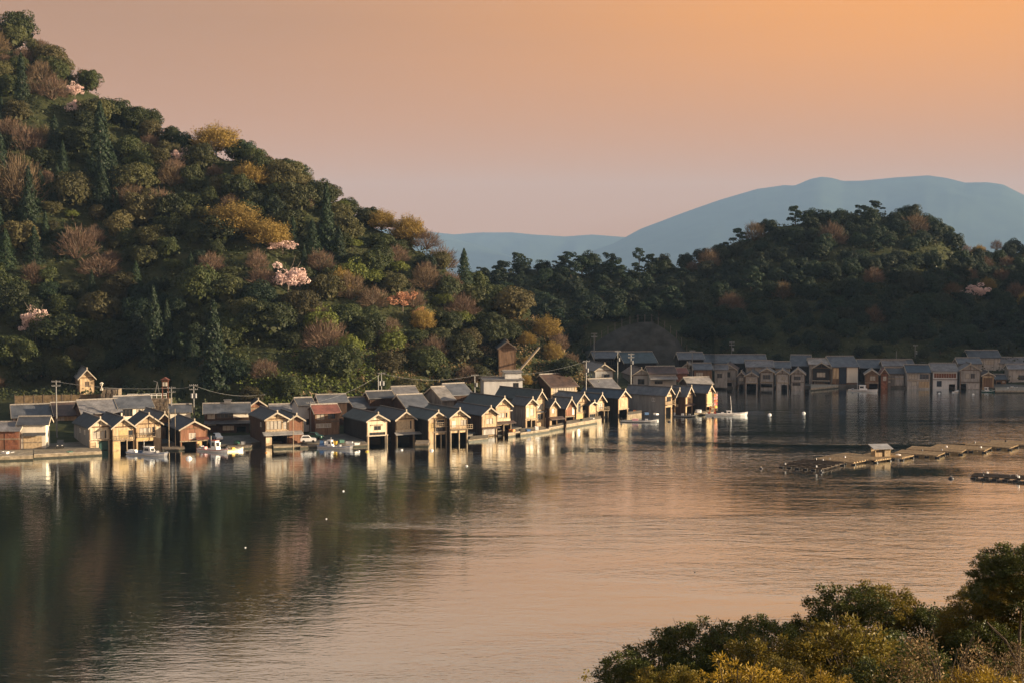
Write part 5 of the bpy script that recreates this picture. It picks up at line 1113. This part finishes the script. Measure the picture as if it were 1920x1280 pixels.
# ================================================================== boats
def boat(label, xs, ys, xb, yb, beam=None, hullm='white', trim='blue', cabin=None, mastx=None, extras=(), draft=.3, free=.75, cat='boat', group=None):
    S, B = at_z(xs, ys, 0), at_z(xb, yb, 0); d = B - S; L = d.length; beam = beam or min(2.6, max(1.4, L * .26))
    c = (S + B) / 2; r = empty('fishing_boat', (c.x, c.y, 0), math.atan2(d.y, d.x)); tag(r, label, cat, group or 'small boats moored along the shore')
    st = [(-.5, .80, .80), (-.35, .92, .74), (-.1, 1.0, .74), (.15, .96, .84), (.32, .74, 1.02), (.44, .36, 1.28), (.5, .05, 1.46)]
    V = []; h = beam / 2
    for t, w, s in st:
        x = t * L; rake = .06 * L * max(0, (t - .2)) * 2
        V += [(x - rake, 0, -draft), (x - rake * .7, h * w * .62, -draft * .6), (x - rake * .3, h * w * .92, free * s * .35), (x, h * w, free * s), (x, h * w - .09, free * s), (x, h * w - .12, free * s - .28)]
    K = 6; n = len(st); mb = MB(); nv = n * K
    mir = [(x, -y, z) for x, y, z in V]; mb.v = V + mir
    for i in range(n - 1):
        for k in range(K - 1):
            a = i * K + k; mb.f.append((a, a + K, a + K + 1, a + 1)); b = nv + a; mb.f.append((b, b + 1, b + K + 1, b + K))
    mb.f.append(tuple([k for k in range(4)] + [nv + k for k in range(3, 0, -1)]))
    hull = mb.build('hull', PAINT[hullm], r)
    for p in hull.data.polygons: p.use_smooth = False
    dk = MB(); pts = [(V[i * K + 5][0], V[i * K + 5][1], V[i * K + 5][2] + .02) for i in range(n)]
    for i in range(n - 1): a, b = pts[i], pts[i + 1]; dk.poly([(a[0], -a[1], a[2]), (b[0], -b[1], b[2]), b, a])
    dk.build('deck', PAINT['grey'], r)
    for s in (1, -1):
        g = MB()
        for i in range(n - 1):
            a, b = V[i * K + 3], V[(i + 1) * K + 3]
            g.hexa([(a[0], s * (a[1] + .01), a[2] - .2), (b[0], s * (b[1] + .01), b[2] - .2), (b[0], s * (b[1] + .05), b[2] - .2), (a[0], s * (a[1] + .05), a[2] - .2),
                    (a[0], s * (a[1] + .01), a[2] - .08), (b[0], s * (b[1] + .01), b[2] - .08), (b[0], s * (b[1] + .05), b[2] - .08), (a[0], s * (a[1] + .05), a[2] - .08)])
        g.build('rub_rail', PAINT[trim], r)
    z = free * .5
    if cabin:
        cx, cl, ch, cw = cabin[:4]; x0 = cx * L; m = MB(); w = h * cw
        m.hexa([(x0, -w, z), (x0 + cl, -w, z), (x0 + cl, w, z), (x0, w, z), (x0 + .05, -w * .88, z + ch), (x0 + cl * .72, -w * .84, z + ch), (x0 + cl * .72, w * .84, z + ch), (x0 + .05, w * .88, z + ch)])
        cb = m.build('cabin', PAINT['white'], r)
        m = MB(); m.box(x0 - .15, x0 + cl * .8, -w, w, z + ch, z + ch + .08); m.build('cabin_roof', PAINT[cabin[4] if len(cabin) > 4 else 'white'], r)
        for s in (-1, 1):
            y0 = s * w * .95
            q = MB(); q.hexa([(x0 + .2, y0 * .985, z + ch * .45), (x0 + cl * .62, y0 * .985, z + ch * .45), (x0 + cl * .62, y0 * 1.015, z + ch * .45), (x0 + .2, y0 * 1.015, z + ch * .45),
                              (x0 + .22, y0 * .93, z + ch * .85), (x0 + cl * .58, y0 * .93, z + ch * .85), (x0 + cl * .58, y0 * .96, z + ch * .85), (x0 + .22, y0 * .96, z + ch * .85)]); q.build('window', GLASS, cb)
        q = MB(); xa, xc = x0 + cl * .885, x0 + cl * .78
        q.hexa([(xa, -w * .7, z + ch * .42), (xa + .03, -w * .7, z + ch * .42), (xa + .03, w * .7, z + ch * .42), (xa, w * .7, z + ch * .42), (xc, -w * .65, z + ch * .82), (xc + .03, -w * .65, z + ch * .82), (xc + .03, w * .65, z + ch * .82), (xc, w * .65, z + ch * .82)]); q.build('windscreen', GLASS, cb)
    if mastx:
        x = mastx[0] * L; m = MB(); m.tube([(x, 0, z), (x + (mastx[2] if len(mastx) > 2 else 0), 0, z + mastx[1])], .06, 6, .04); m.build('mast', PAINT['white'], r)
    for kind, t, col in extras:
        x = t * L; m = MB()
        if kind == 'box': m.box(x - .35, x + .35, -.4, .4, z, z + .6); m.build('gear_box', PAINT[col], r)
        if kind == 'cover': m.prism([(-h * .8, z), (h * .8, z), (h * .5, z + .65), (-h * .5, z + .65)], 'x', x - .8, x + .8); m.build('tarpaulin', PAINT[col], r)
        if kind == 'motor': m.box(x - .2, x + .18, -.2, .2, z + .1, z + .85); m.build('outboard_motor', PAINT[col], r)
        if kind == 'reel': m.tube([(x, -.5, z + .45), (x, .5, z + .45)], .32, 10); m.build('net_reel', PAINT[col], r)
        if kind == 'rack':
            for s in (-.7, .7): m.box(x + s - .05, x + s + .05, -.5, -.4, z, z + 1.9); m.box(x + s - .05, x + s + .05, .4, .5, z, z + 1.9)
            m.box(x - .9, x + .9, -.55, .55, z + 1.9, z + 1.98); m.build('canopy', PAINT[col], r)
    return r
boat('white fishing boat with cabin moored before the golden boathouses', 241, 850, 315, 855, 2.4, cabin=(-.06, 2.3, 1.5, .66), extras=[('box', -.36, 'white'), ('cover', -.40, 'white'), ('reel', .22, 'grey'), ('box', -.2, 'blue')], mastx=(-.1, 3.0))
boat('white fishing boat with pinkish cabin moored by the rubble stone bank', 374, 843, 427, 848.5, 2.2, trim='red', cabin=(-.02, 1.9, 2.2, .62, 'red'), extras=[('box', -.3, 'pink'), ('reel', -.42, 'grey')], mastx=(-.08, 3.2))
boat('small cream skiff with yellow box behind the pink cabined boat', 424, 846, 456, 843.5, 1.4, hullm='white', trim='yellow', extras=[('box', -.1, 'yellow'), ('motor', -.46, 'black')], free=.6)
boat('white open boat with blue cover and small wheelhouse moored mid shore', 598, 838, 662, 842, 2.1, cabin=(-.22, 1.3, 1.5, .5), extras=[('cover', -.36, 'blue'), ('box', .1, 'grey')], mastx=(-.14, 2.2))
boat('long low grey boat with a pale pink bundle near the bend', 1163, 790, 1233, 791, 1.9, hullm='grey', trim='white', extras=[('cover', -.10, 'pink'), ('motor', -.47, 'black'), ('box', .2, 'white')], free=.6)
boat('low dark skiff moored under the golden fronted boathouse', 1263, 780, 1305, 781, 1.5, hullm='black', trim='grey', extras=[('box', -.1, 'white'), ('motor', -.46, 'grey'), ('box', .2, 'grey')], free=.55)
boat('white boat with tall mast and red crab gear at the end of the near shore', 1323, 778, 1402, 778, 2.3, trim='grey', cabin=(.0, 1.6, .9, .5), mastx=(.12, 5.2, -.4), extras=[('box', -.1, 'white'), ('rack', -.34, 'orange'), ('reel', -.28, 'red'), ('box', -.42, 'red')])
boat('white fishing boat with mast moored on the far shaded waterfront', 1591, 732, 1646, 734, 2.4, trim='grey', cabin=(-.12, 2.6, 1.7, .62), mastx=(-.2, 6.0), extras=[('box', .1, 'white'), ('box', -.36, 'grey')])
boat('green hulled boat tied before the rounded shed on the far shore', 1841, 734, 1868, 735, 2.0, hullm='green', trim='white', cabin=(-.3, 1.5, 1.2, .6), extras=[('box', .15, 'green')])
boat('small white boat hauled near the right end of the far shore', 1889, 732, 1908, 730, 1.6, trim='blue', extras=[('motor', -.46, 'white'), ('box', .1, 'white')], cabin=(-.1, 1.0, .9, .5))
boat('little white dinghy with outboard beneath the curved gable trim house', 1787, 735, 1797, 734.5, 1.3, trim='grey', extras=[('motor', -.45, 'black')], free=.5)

# ================================================================== cars on the shore lane
def car(label, px, py, z, th, col, L=3.6):
    P = at_z(px, py, z); r = empty('parked_car', P, R(th)); tag(r, label, 'car', 'cars parked on the shore lane'); w = .78
    m = MB(); m.prism([(-L / 2, .3), (L / 2, .3), (L / 2, .75), (L / 2 - .15, .92), (L * .18, 1.0), (-L / 2 + .1, 1.0), (-L / 2, .8)], 'y', -w, w); m.build('body', PAINT[col], r)
    m = MB(); m.hexa([(-L / 2 + .15, -w * .96, 1.0), (L * .2, -w * .96, 1.0), (L * .2, w * .96, 1.0), (-L / 2 + .15, w * .96, 1.0), (-L / 2 + .4, -w * .8, 1.6), (L * .02, -w * .8, 1.6), (L * .02, w * .8, 1.6), (-L / 2 + .4, w * .8, 1.6)]); cb = m.build('cabin', PAINT[col], r)
    for s in (-1, 1):
        m = MB(); m.hexa([(-L / 2 + .35, s * w * .95, 1.06), (L * .14, s * w * .95, 1.06), (L * .14, s * w * .98, 1.06), (-L / 2 + .35, s * w * .98, 1.06), (-L / 2 + .5, s * w * .83, 1.5), (L * .03, s * w * .83, 1.5), (L * .03, s * w * .86, 1.5), (-L / 2 + .5, s * w * .86, 1.5)]); m.build('window', GLASS, cb)
    for x in (-L * .31, L * .31):
        for s in (-1, 1): m = MB(); m.tube([(x, s * (w - .14), .3), (x, s * (w + .02), .3)], .3, 12); m.build('wheel', TYRE, r)
    for s in (-.5, .5): m = MB(); m.box(L / 2, L / 2 + .03, s - .14, s + .14, .6, .75); m.build('headlight', PAINT['white'], r)
car('white small van parked below the two storey house', 408, 824, 1.0, -60, 'white', 3.3)
car('dark car parked in the shade left of the leftmost grey boathouse', 113, 838, 1.0, -75, 'black')
car('pale car parked behind the moored boat with blue cover', 578, 828, 1.0, 10, 'white')
car('green covered car beside the rust roofed house', 592, 822, 1.0, -20, 'green')

CR = [('blue', 400, 831, 'two house lengths left of the pink cabined boat'), ('white', 408, 832, 'beside the white van'), ('green', 444, 829, 'on the rubble stone bank'), ('grey', 456, 830, 'on the rubble stone bank, right end'),
      ('blue', 603, 829, 'near the boat with blue cover'), ('white', 612, 831, 'near the boat with blue cover, by the water'), ('yellow', 628, 830, 'on the open yard right of the boat with blue cover'), ('green', 640, 827, 'against the dark side wall of the pale boathouse on posts'),
      ('white', 655, 830, 'on the low stone quay'), ('grey', 668, 831, 'on the low stone quay, at its right end'), ('orange', 960, 808, 'on the landing before the dark garage doors'), ('blue', 990, 806, 'on the concrete jetty platform'), ('white', 1006, 803, 'at the back of the concrete jetty platform'),
      ('green', 1090, 787, 'on the long tan quay'), ('white', 1110, 784, 'at the right end of the long tan quay'), ('orange', 1190, 772, 'on the sunlit stone quay'), ('blue', 1212, 775, 'in the dark corner right of the sunlit stone quay'), ('white', 1230, 775, 'below the long grey wall'),
      ('grey', 20, 847, 'before the small red brown shed'), ('white', 10, 849, 'before the small red brown shed, at the edge'), ('green', 130, 847, 'on the stained concrete quay'), ('white', 1310, 771, 'on the landing slab at the end of the near shore')]
def crates():
    for col, px, py, where in CR:
        P = at_z(px, py, 1.0); e = empty('fish_crate', (P.x, P.y, max(.55, min(1.0, gz(P.x, P.y) if gz(P.x, P.y) > 0 else .75))), rnd.uniform(0, 3)); tag(e, f'{col} fish crate {where}', 'crate', 'fish crates standing along the shore')
        w, d, h = rnd.uniform(.5, .8), rnd.uniform(.35, .5), rnd.uniform(.4, .9)
        m = MB(); m.box(-w, w, -d, -d + .06, 0, h); m.box(-w, w, d - .06, d, 0, h); m.box(-w, -w + .06, -d + .06, d - .06, 0, h); m.box(w - .06, w, -d + .06, d - .06, 0, h); m.box(-w + .06, w - .06, -d + .06, d - .06, 0.02, .08); m.build('bin', PAINT[col], e)
        m = MB(); m.box(-w - .04, w + .04, -d - .04, -d - .002, h - .12, h); m.box(-w - .04, w + .04, d + .002, d + .04, h - .12, h); m.build('rim', PAINT[col], e)
crates()

# ================================================================== rafts and buoys
BAM = mat('sun_bleached_poles', (0.46, 0.34, 0.20), rough=.85, var=.3, scale=2, spec=.1, col2=(.24, .17, .10))
BAM_D = mat('wet_dark_poles', (0.085, 0.062, 0.042), rough=.7, var=.3, scale=2, spec=.3)
DRUM = mat('dark_float', (0.025, 0.024, 0.024), rough=.5, var=.3, scale=2)
def raft(label, A, B, depth, m, nx=8, ny=5, junk=2):
    a, b = at_z(*A, .35), at_z(*B, .35); d = b - a; L = d.length; r = empty('raft', (a.x, a.y, 0), math.atan2(d.y, d.x)); tag(r, label, 'raft', 'pole rafts floating in the bay')
    lp = MB(); lp.tube([(-.3, 0, 0), (L + .3, 0, 0)], .16, 6); lme = lp.mesh('long_pole', m)
    cp = MB(); cp.tube([(0, -.3, 0), (0, depth + .3, 0)], .07, 6); cme = cp.mesh('cross_pole', m)
    fl = MB(); fl.tube([(-.45, 0, 0), (.45, 0, 0)], .22, 8); fme = fl.mesh('float', DRUM)
    for i in range(ny): o = link('long_pole', lme, r); o.location = (0, depth * i / (ny - 1), .60 + rnd.uniform(-.03, .03))
    for i in range(nx): o = link('cross_pole', cme, r); o.location = (L * i / (nx - 1), 0, .40 + rnd.uniform(-.03, .03))
    for i in range(0, nx):
        for y in (.2, depth - .2): o = link('float', fme, r); o.location = (L * i / (nx - 1), y, .1)
    for i in range(junk):
        mb = MB(); s = rnd.uniform(.14, .26); mb.tube([(0, 0, 0), (0, 0, s * 1.6)], s, 8, s * .8); o = mb.build('bucket', PAINT[rnd.choice(['white', 'grey', 'black'])], r); o.location = (rnd.uniform(.1, .9) * L, rnd.choice([.2, depth * .5, depth - .3]), .76)
raft('nearest dark pole raft at the left end of the raft line', (1464, 873), (1540, 879.5), 11, BAM_D, 6, 6, 4)
raft('pole raft second from the left, dark front and tan top', (1530, 861), (1600, 868), 9, BAM, 5, 9, 2)
raft('pole raft behind and left of the hut raft', (1560, 855), (1641, 864), 5.5, BAM, 5, 9, 1)
raft('pole raft that carries the small hut', (1622, 853.5), (1690, 859.5), 5.5, BAM, 5, 9, 0)
raft('sunlit raft right of the small hut with posts beneath', (1680, 850), (1757, 855), 5.5, BAM, 5, 9, 1)
raft('bright yellow tan raft in the middle of the right group', (1702, 843.5), (1801, 849), 6, BAM, 5, 9, 1)
raft('tan raft behind the bright middle one', (1748, 839.5), (1845, 845.5), 6, BAM, 5, 9, 2)
raft('brownish raft second from the far right', (1812, 835), (1893, 840.5), 6, BAM, 5, 9, 1)
raft('farthest raft, cut by the right edge of the view', (1858, 832), (1950, 836), 6, BAM, 5, 9, 1)
raft('separate dark raft near the right edge in front of the others', (1824, 893.5), (1945, 901), 4, BAM_D, 7, 4, 6)
def raft_hut():
    P = at_z(1641, 855.5, .75); r = empty('raft_hut', P, R(8)); tag(r, 'small sunlit hut with slanted grey roof on a raft', 'hut')
    w, d, h = 3.5, 2.5, 1.65
    for x in (.1, w - .1):
        for y in (.1, d - .1): m = MB(); m.box(x - .08, x + .08, y - .08, y + .08, 0, h); m.build('post', BAM, r)
    m = MB(); m.box(.18, w - .18, d - .16, d - .06, 0, h - .1); m.build('back_wall', F_TAN, r)
    m = MB(); m.box(w - .06, w + .02, .02, d - .02, .0, h - .1); m.build('side_wall', SHUT_Y, r)
    m = MB(); m.box(.18, w * .45, .03, .12, 0, h * .55); m.build('front_panel', F_TAN, r)
    m = MB(); m.box(w * .62, w * .95, .03, .12, 0, h * .8); m.build('front_panel', SHUT_T, r)
    m = MB(); m.hexa([(-.5, -.5, h), (w + .4, -.5, h), (w + .4, d + .4, h + .7), (-.5, d + .4, h + .7), (-.5, -.5, h + .12), (w + .4, -.5, h + .12), (w + .4, d + .4, h + .82), (-.5, d + .4, h + .82)]); m.build('roof', ROOFS['tin'][0], r)
    P2 = at_z(1684, 858.5, 0); t = empty('plastic_tank', P2); tag(t, 'white plastic tank floating at the foot of the raft hut', 'tank')
    m = MB(); m.tube([(0, 0, -.3), (0, 0, .9)], .55, 12); m.build('drum', PAINT['white'], t); m = MB(); m.tube([(0, 0, .9), (0, 0, 1.0)], .2, 10); m.build('lid', PAINT['white'], t)
raft_hut()
def buoy(label, px, py, r_, col, cap='grey'):
    P = at_z(px, py, 0); e = empty('buoy', P); tag(e, label, 'buoy', 'floats and buoys on the bay')
    m = MB(); prof = [(-.55, .35), (-.3, .8), (0.05, 1.0), (.45, .82), (.75, .4)]; k = 10
    for z, q in prof:
        for j in range(k): m.v.append((math.cos(j * .6283) * q * r_, math.sin(j * .6283) * q * r_, z * r_))
    for i in range(4):
        for j in range(k): m.f.append((i * k + j, i * k + (j + 1) % k, (i + 1) * k + (j + 1) % k, (i + 1) * k + j))
    m.f.append(tuple(range(4 * k, 5 * k))); m.build('float', PAINT[col], e)
    m = MB(); m.tube([(0, 0, r_ * .7), (0, 0, r_ * 1.1)], r_ * .16, 6); m.build('ring', PAINT[cap], e)
buoy('black float left of the nearest dark raft', 1427, 878, .42, 'black', 'white')
buoy('black float with white side at the corner of the nearest dark raft', 1540, 885, .42, 'black', 'white')
buoy('larger black float alone between the raft groups', 1783, 897, .60, 'black')
buoy('white float right of the masted boat, left of a pair', 1443, 777, .55, 'white')
buoy('white float right of the masted boat, right of a pair', 1507, 774, .55, 'white')
buoy('small white float before the blue slate far boathouse', 1761, 737, .4, 'white')
buoy('small white float before the far house with curved gable trim', 1825, 738.5, .4, 'white')
buoy('tiny white float alone in the dark left water', 460, 1026, .14, 'white')
buoy('tiny white float below the middle boathouses in open water', 644, 920, .2, 'white')
buoy('tiny dark float far out in the calm pale water', 1303, 1072, .12, 'black')
buoy('yellow float before the pale boathouse on posts', 688, 846, .42, 'yellow')
buoy('white float left of the yellow float', 673, 845, .28, 'white')
buoy('white float before the shuttered boathouse', 753, 843, .32, 'white')
buoy('white elongated float before the verandah boathouse', 809, 844, .5, 'white')
buoy('white float off the balcony boathouse on posts', 875, 873, .3, 'white')
buoy('pale float before the red brown boathouse', 354, 859, .7, 'white')
buoy('small orange float before the wide dark green opening', 499, 848, .3, 'orange')
buoy('dark float near the bend of the shore', 1255, 790, .5, 'black')
buoy('dark float in front of the masted boat', 1337, 783, .45, 'black')
buoy('tiny white float in open water left of the pale streak', 612, 972, .14, 'white')
def flag_rack():
    P = at_z(1341, 770, .7); r = empty('drying_rack', P, R(50)); tag(r, 'tall rack hung with red and orange fishing gear at the last boathouse', 'rack')
    for x in (-.9, .9): m = MB(); m.box(x - .07, x + .07, -.07, .07, 0, 5.6); m.build('post', POST, r)
    for i in range(6): m = MB(); m.box(-1.1, 1.1, -.05, .05, .8 + i * .85, .9 + i * .85); m.build('bar', POST, r)
    for i in range(5):
        for x in (-.55, .0, .55): m = MB(); m.prism([(x - .24, .95 + i * .85), (x + .24, .95 + i * .85), (x + .18, 1.55 + i * .85), (x - .18, 1.55 + i * .85)], 'y', -.22, .22); m.build('crab_pot', PAINT[rnd.choice(['red', 'orange', 'red', 'pink', 'yellow'])], r)
flag_rack()

# ================================================================== shrubs on the near slope, bottom right
def near_slope():
    mb = MB(); n = 14; V = []
    for i in range(n):
        for j in range(n):
            x = -6 + 40 * i / (n - 1); y = 3 + 52 * j / (n - 1)
            V.append((x, y, 33.5 - .42 * max(0, y - 6) - max(0, 5 - x) * .35 + noise.noise(Vector((x * .15, y * .15, 2))) * 1.0))
    mb.v = V; mb.f = [(i * n + j, (i + 1) * n + j, (i + 1) * n + j + 1, i * n + j + 1) for i in range(n - 1) for j in range(n - 1)]
    tag(mb.build('near_hillside', mat('hillside_earth', (0.06, 0.05, 0.03), rough=.95, var=.3, scale=1, spec=.1)), kind='structure')
near_slope()
L_DARK = leafmat('shrub_dark_leaves', (0.028, 0.046, 0.012), (0.085, 0.085, 0.018), None, rough=.45, trans=.25, nscale=1.6, vmin=.8, vmax=1.2)
L_GOLD = leafmat('shrub_sunlit_gold_leaves', (0.065, 0.064, 0.013), (0.20, 0.14, 0.022), None, rough=.5, trans=.35, nscale=1.4, vmin=.8, vmax=1.2)  # sunlight on the front shrubs is put into this gold leaf colour
L_YEL = leafmat('shrub_sunlit_yellow_leaves', (0.17, 0.115, 0.012), (0.30, 0.19, 0.02), None, rough=.5, trans=.35, nscale=1.4)  # yellow of sun-struck foliage painted into the leaf colour
L_BRN = leafmat('shrub_dry_leaves', (0.15, 0.095, 0.04), (0.26, 0.175, 0.08), None, rough=.7, trans=.2, nscale=1.4)
def leaves(pos, axis, L, w, rs):
    """pointed leaves: two triangles folded along the midrib"""
    n = len(pos); d = axis / np.maximum(np.linalg.norm(axis, axis=1, keepdims=True), 1e-6); u = np.cross(d, rs.normal(size=(n, 3))); u /= np.linalg.norm(u, axis=1, keepdims=True)
    nn = np.cross(d, u); ln = L * rs.uniform(.6, 1.25, (n, 1)); ww = w * rs.uniform(.7, 1.2, (n, 1))
    V = np.stack([pos, pos + d * ln * .45 + u * ww + nn * ww * .35, pos + d * ln - nn * ln * .12, pos + d * ln * .45 - u * ww + nn * ww * .35], 1).reshape(-1, 3)
    return V, np.arange(4 * n).reshape(-1, 4)
def shrub_crown(seed, m, nb=95, per=84, R0=1.5, L=.11, w=.028, tuft=.26, flat=.8):
    rs = np.random.RandomState(seed); P = []; A = []
    for i in range(nb):
        d = rs.normal(size=3); d[2] = d[2] * .7 + .35; d /= np.linalg.norm(d); c = d * R0 * np.array([1, 1, flat]) * rs.uniform(.55, 1.05)
        g = rs.normal(size=(per, 3)); g /= np.linalg.norm(g, axis=1, keepdims=True)
        P.append(c + g * tuft * rs.uniform(.15, 1.0, (per, 1)) * np.array([1, 1, .75])); A.append(g * .8 + d * .6 + np.array([0, 0, -.25]) + rs.normal(size=(per, 3)) * .35)
    return leafmesh('crown', [leaves(np.concatenate(P), np.concatenate(A), L, w, rs)], m)
def shrub_stems(seed, n=12, H=1.6, m=M_BARK):
    rs = random.Random(seed); mb = MB()
    for i in range(n):
        a = rs.uniform(0, 6.28); t = rs.uniform(.3, 1.0); p = Vector((0, 0, -1.9)); q = Vector((math.cos(a) * t * .5, math.sin(a) * t * .5, H * .1)); e = Vector((math.cos(a) * t * 1.1, math.sin(a) * t * 1.1, H * rs.uniform(.4, .9)))
        mb.tube([p, q, e], .024, 5, .006)
    return mb.mesh('stem', m)
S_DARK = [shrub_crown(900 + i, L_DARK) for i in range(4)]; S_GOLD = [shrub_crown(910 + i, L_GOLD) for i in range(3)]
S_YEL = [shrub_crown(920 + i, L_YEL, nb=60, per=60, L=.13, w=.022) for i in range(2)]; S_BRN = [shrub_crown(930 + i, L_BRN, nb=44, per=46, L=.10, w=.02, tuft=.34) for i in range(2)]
S_STEM = [shrub_stems(940 + i) for i in range(3)]; S_STEMP = [shrub_stems(950 + i, 16, 2.0, M_BARK2) for i in range(2)]
def shrub(label, px, py, Y, wpx, kind, st=.9, k=0, pale=False):
    P = at_Y(px, py + wpx * .12, Y); s = wpx * 1.38 * Y / F / 3.3
    e = empty('shrub', P, rnd.uniform(0, 6.28)); e.scale = (s, s, s * st); tag(e, label, 'shrub', 'shrubs on the near slope')
    link('crown', {'d': S_DARK, 'g': S_GOLD, 'y': S_YEL, 'b': S_BRN}[kind][k % len({'d': S_DARK, 'g': S_GOLD, 'y': S_YEL, 'b': S_BRN}[kind])], e)
    link('stem', (S_STEMP if pale else S_STEM)[k % 2], e)
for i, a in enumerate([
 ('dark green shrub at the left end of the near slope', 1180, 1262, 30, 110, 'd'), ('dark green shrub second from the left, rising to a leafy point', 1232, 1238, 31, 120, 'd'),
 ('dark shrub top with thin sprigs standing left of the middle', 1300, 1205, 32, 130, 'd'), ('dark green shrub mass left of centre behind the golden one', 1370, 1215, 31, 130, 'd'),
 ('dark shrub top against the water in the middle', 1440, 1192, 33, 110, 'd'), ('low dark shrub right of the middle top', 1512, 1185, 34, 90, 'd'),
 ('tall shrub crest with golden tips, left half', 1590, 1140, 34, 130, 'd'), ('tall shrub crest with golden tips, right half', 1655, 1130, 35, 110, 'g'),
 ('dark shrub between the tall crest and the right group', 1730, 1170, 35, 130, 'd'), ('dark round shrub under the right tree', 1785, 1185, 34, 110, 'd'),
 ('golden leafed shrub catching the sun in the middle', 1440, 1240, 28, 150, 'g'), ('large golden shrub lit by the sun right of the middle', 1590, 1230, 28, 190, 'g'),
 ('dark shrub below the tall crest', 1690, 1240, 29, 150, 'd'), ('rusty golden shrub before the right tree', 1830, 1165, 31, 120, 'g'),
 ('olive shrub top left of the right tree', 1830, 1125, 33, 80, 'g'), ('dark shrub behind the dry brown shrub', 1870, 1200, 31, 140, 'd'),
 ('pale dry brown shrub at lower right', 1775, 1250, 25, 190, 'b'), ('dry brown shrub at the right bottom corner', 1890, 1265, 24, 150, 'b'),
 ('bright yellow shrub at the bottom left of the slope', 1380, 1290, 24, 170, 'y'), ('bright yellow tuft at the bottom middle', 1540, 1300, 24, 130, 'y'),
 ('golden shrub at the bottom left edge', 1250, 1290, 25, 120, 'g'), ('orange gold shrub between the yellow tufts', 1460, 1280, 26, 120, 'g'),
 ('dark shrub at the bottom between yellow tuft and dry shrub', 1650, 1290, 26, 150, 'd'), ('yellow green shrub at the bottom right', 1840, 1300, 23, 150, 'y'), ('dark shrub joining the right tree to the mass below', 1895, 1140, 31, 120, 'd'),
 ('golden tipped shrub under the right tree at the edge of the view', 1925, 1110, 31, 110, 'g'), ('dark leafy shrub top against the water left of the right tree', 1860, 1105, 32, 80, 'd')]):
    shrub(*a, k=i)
for i in range(26):
    px = 1190 + i * 29 + rnd.uniform(-12, 12); top = np.interp(px, [1180, 1300, 1440, 1600, 1750, 1920], [1285, 1265, 1245, 1200, 1215, 1200])
    shrub('shaded dark shrub filling the lower mass of the near slope', px, top + rnd.uniform(0, 55), 30.5 + rnd.uniform(-1, 1.5), rnd.uniform(95, 130), 'd', k=i)
def near_tree():
    P = at_Y(1915, 1085, 30); G = at_Y(1900, 1300, 29)
    e = empty('near_tree', G); tag(e, 'leafy dark tree with pale bent branches at the right edge above the shrubs', 'tree')
    m = MB(); a = Vector((.35, .2, 0)); pts = [Vector((.3, 0, -1.0)), Vector((.1, 0, .6)), at_Y(1885, 1200, 29.5) - G, at_Y(1850, 1165, 29.5) - G]
    m.tube(pts, .05, 6, .02); m.build('trunk', M_BARK, e)
    m = MB(); m.tube([pts[1], at_Y(1912, 1180, 30) - G, at_Y(1918, 1090, 30) - G], .04, 6, .015); m.build('branch', M_BARK, e)
    for (px, py, s, me) in ((1885, 1072, .5, S_DARK[0]), (1930, 1060, .55, S_DARK[1]), (1860, 1080, .28, S_DARK[2]), (1895, 1105, .35, S_GOLD[0]), (1935, 1120, .45, S_DARK[3])):
        o = link('crown', me, e); o.location = at_Y(px, py, 30) - G; o.scale = (s, s, s * .8)
near_tree()
def twig_sprig():
    G = at_Y(1112, 1290, 27); e = empty('bare_sprig', G); tag(e, 'thin bare sprig with buds at the bottom left of the slope', 'sprig')
    m = MB(); tip = at_Y(1098, 1268, 27) - G; m.tube([(0.1, 0, -.4), (0, 0, 0), tip], .008, 5, .003); m.tube([(0, 0, 0), at_Y(1120, 1272, 27) - G], .006, 5, .003); m.build('stem', M_BARK2, e)
    rs = np.random.RandomState(5); p = np.array(tip)[None] + rs.normal(size=(40, 3)) * .06; link('leaf', leafmesh('leaf', [leaves(p, rs.normal(size=(40, 3)), .07, .02, rs)], L_GOLD), e)['kind'] = 'stuff'
twig_sprig()
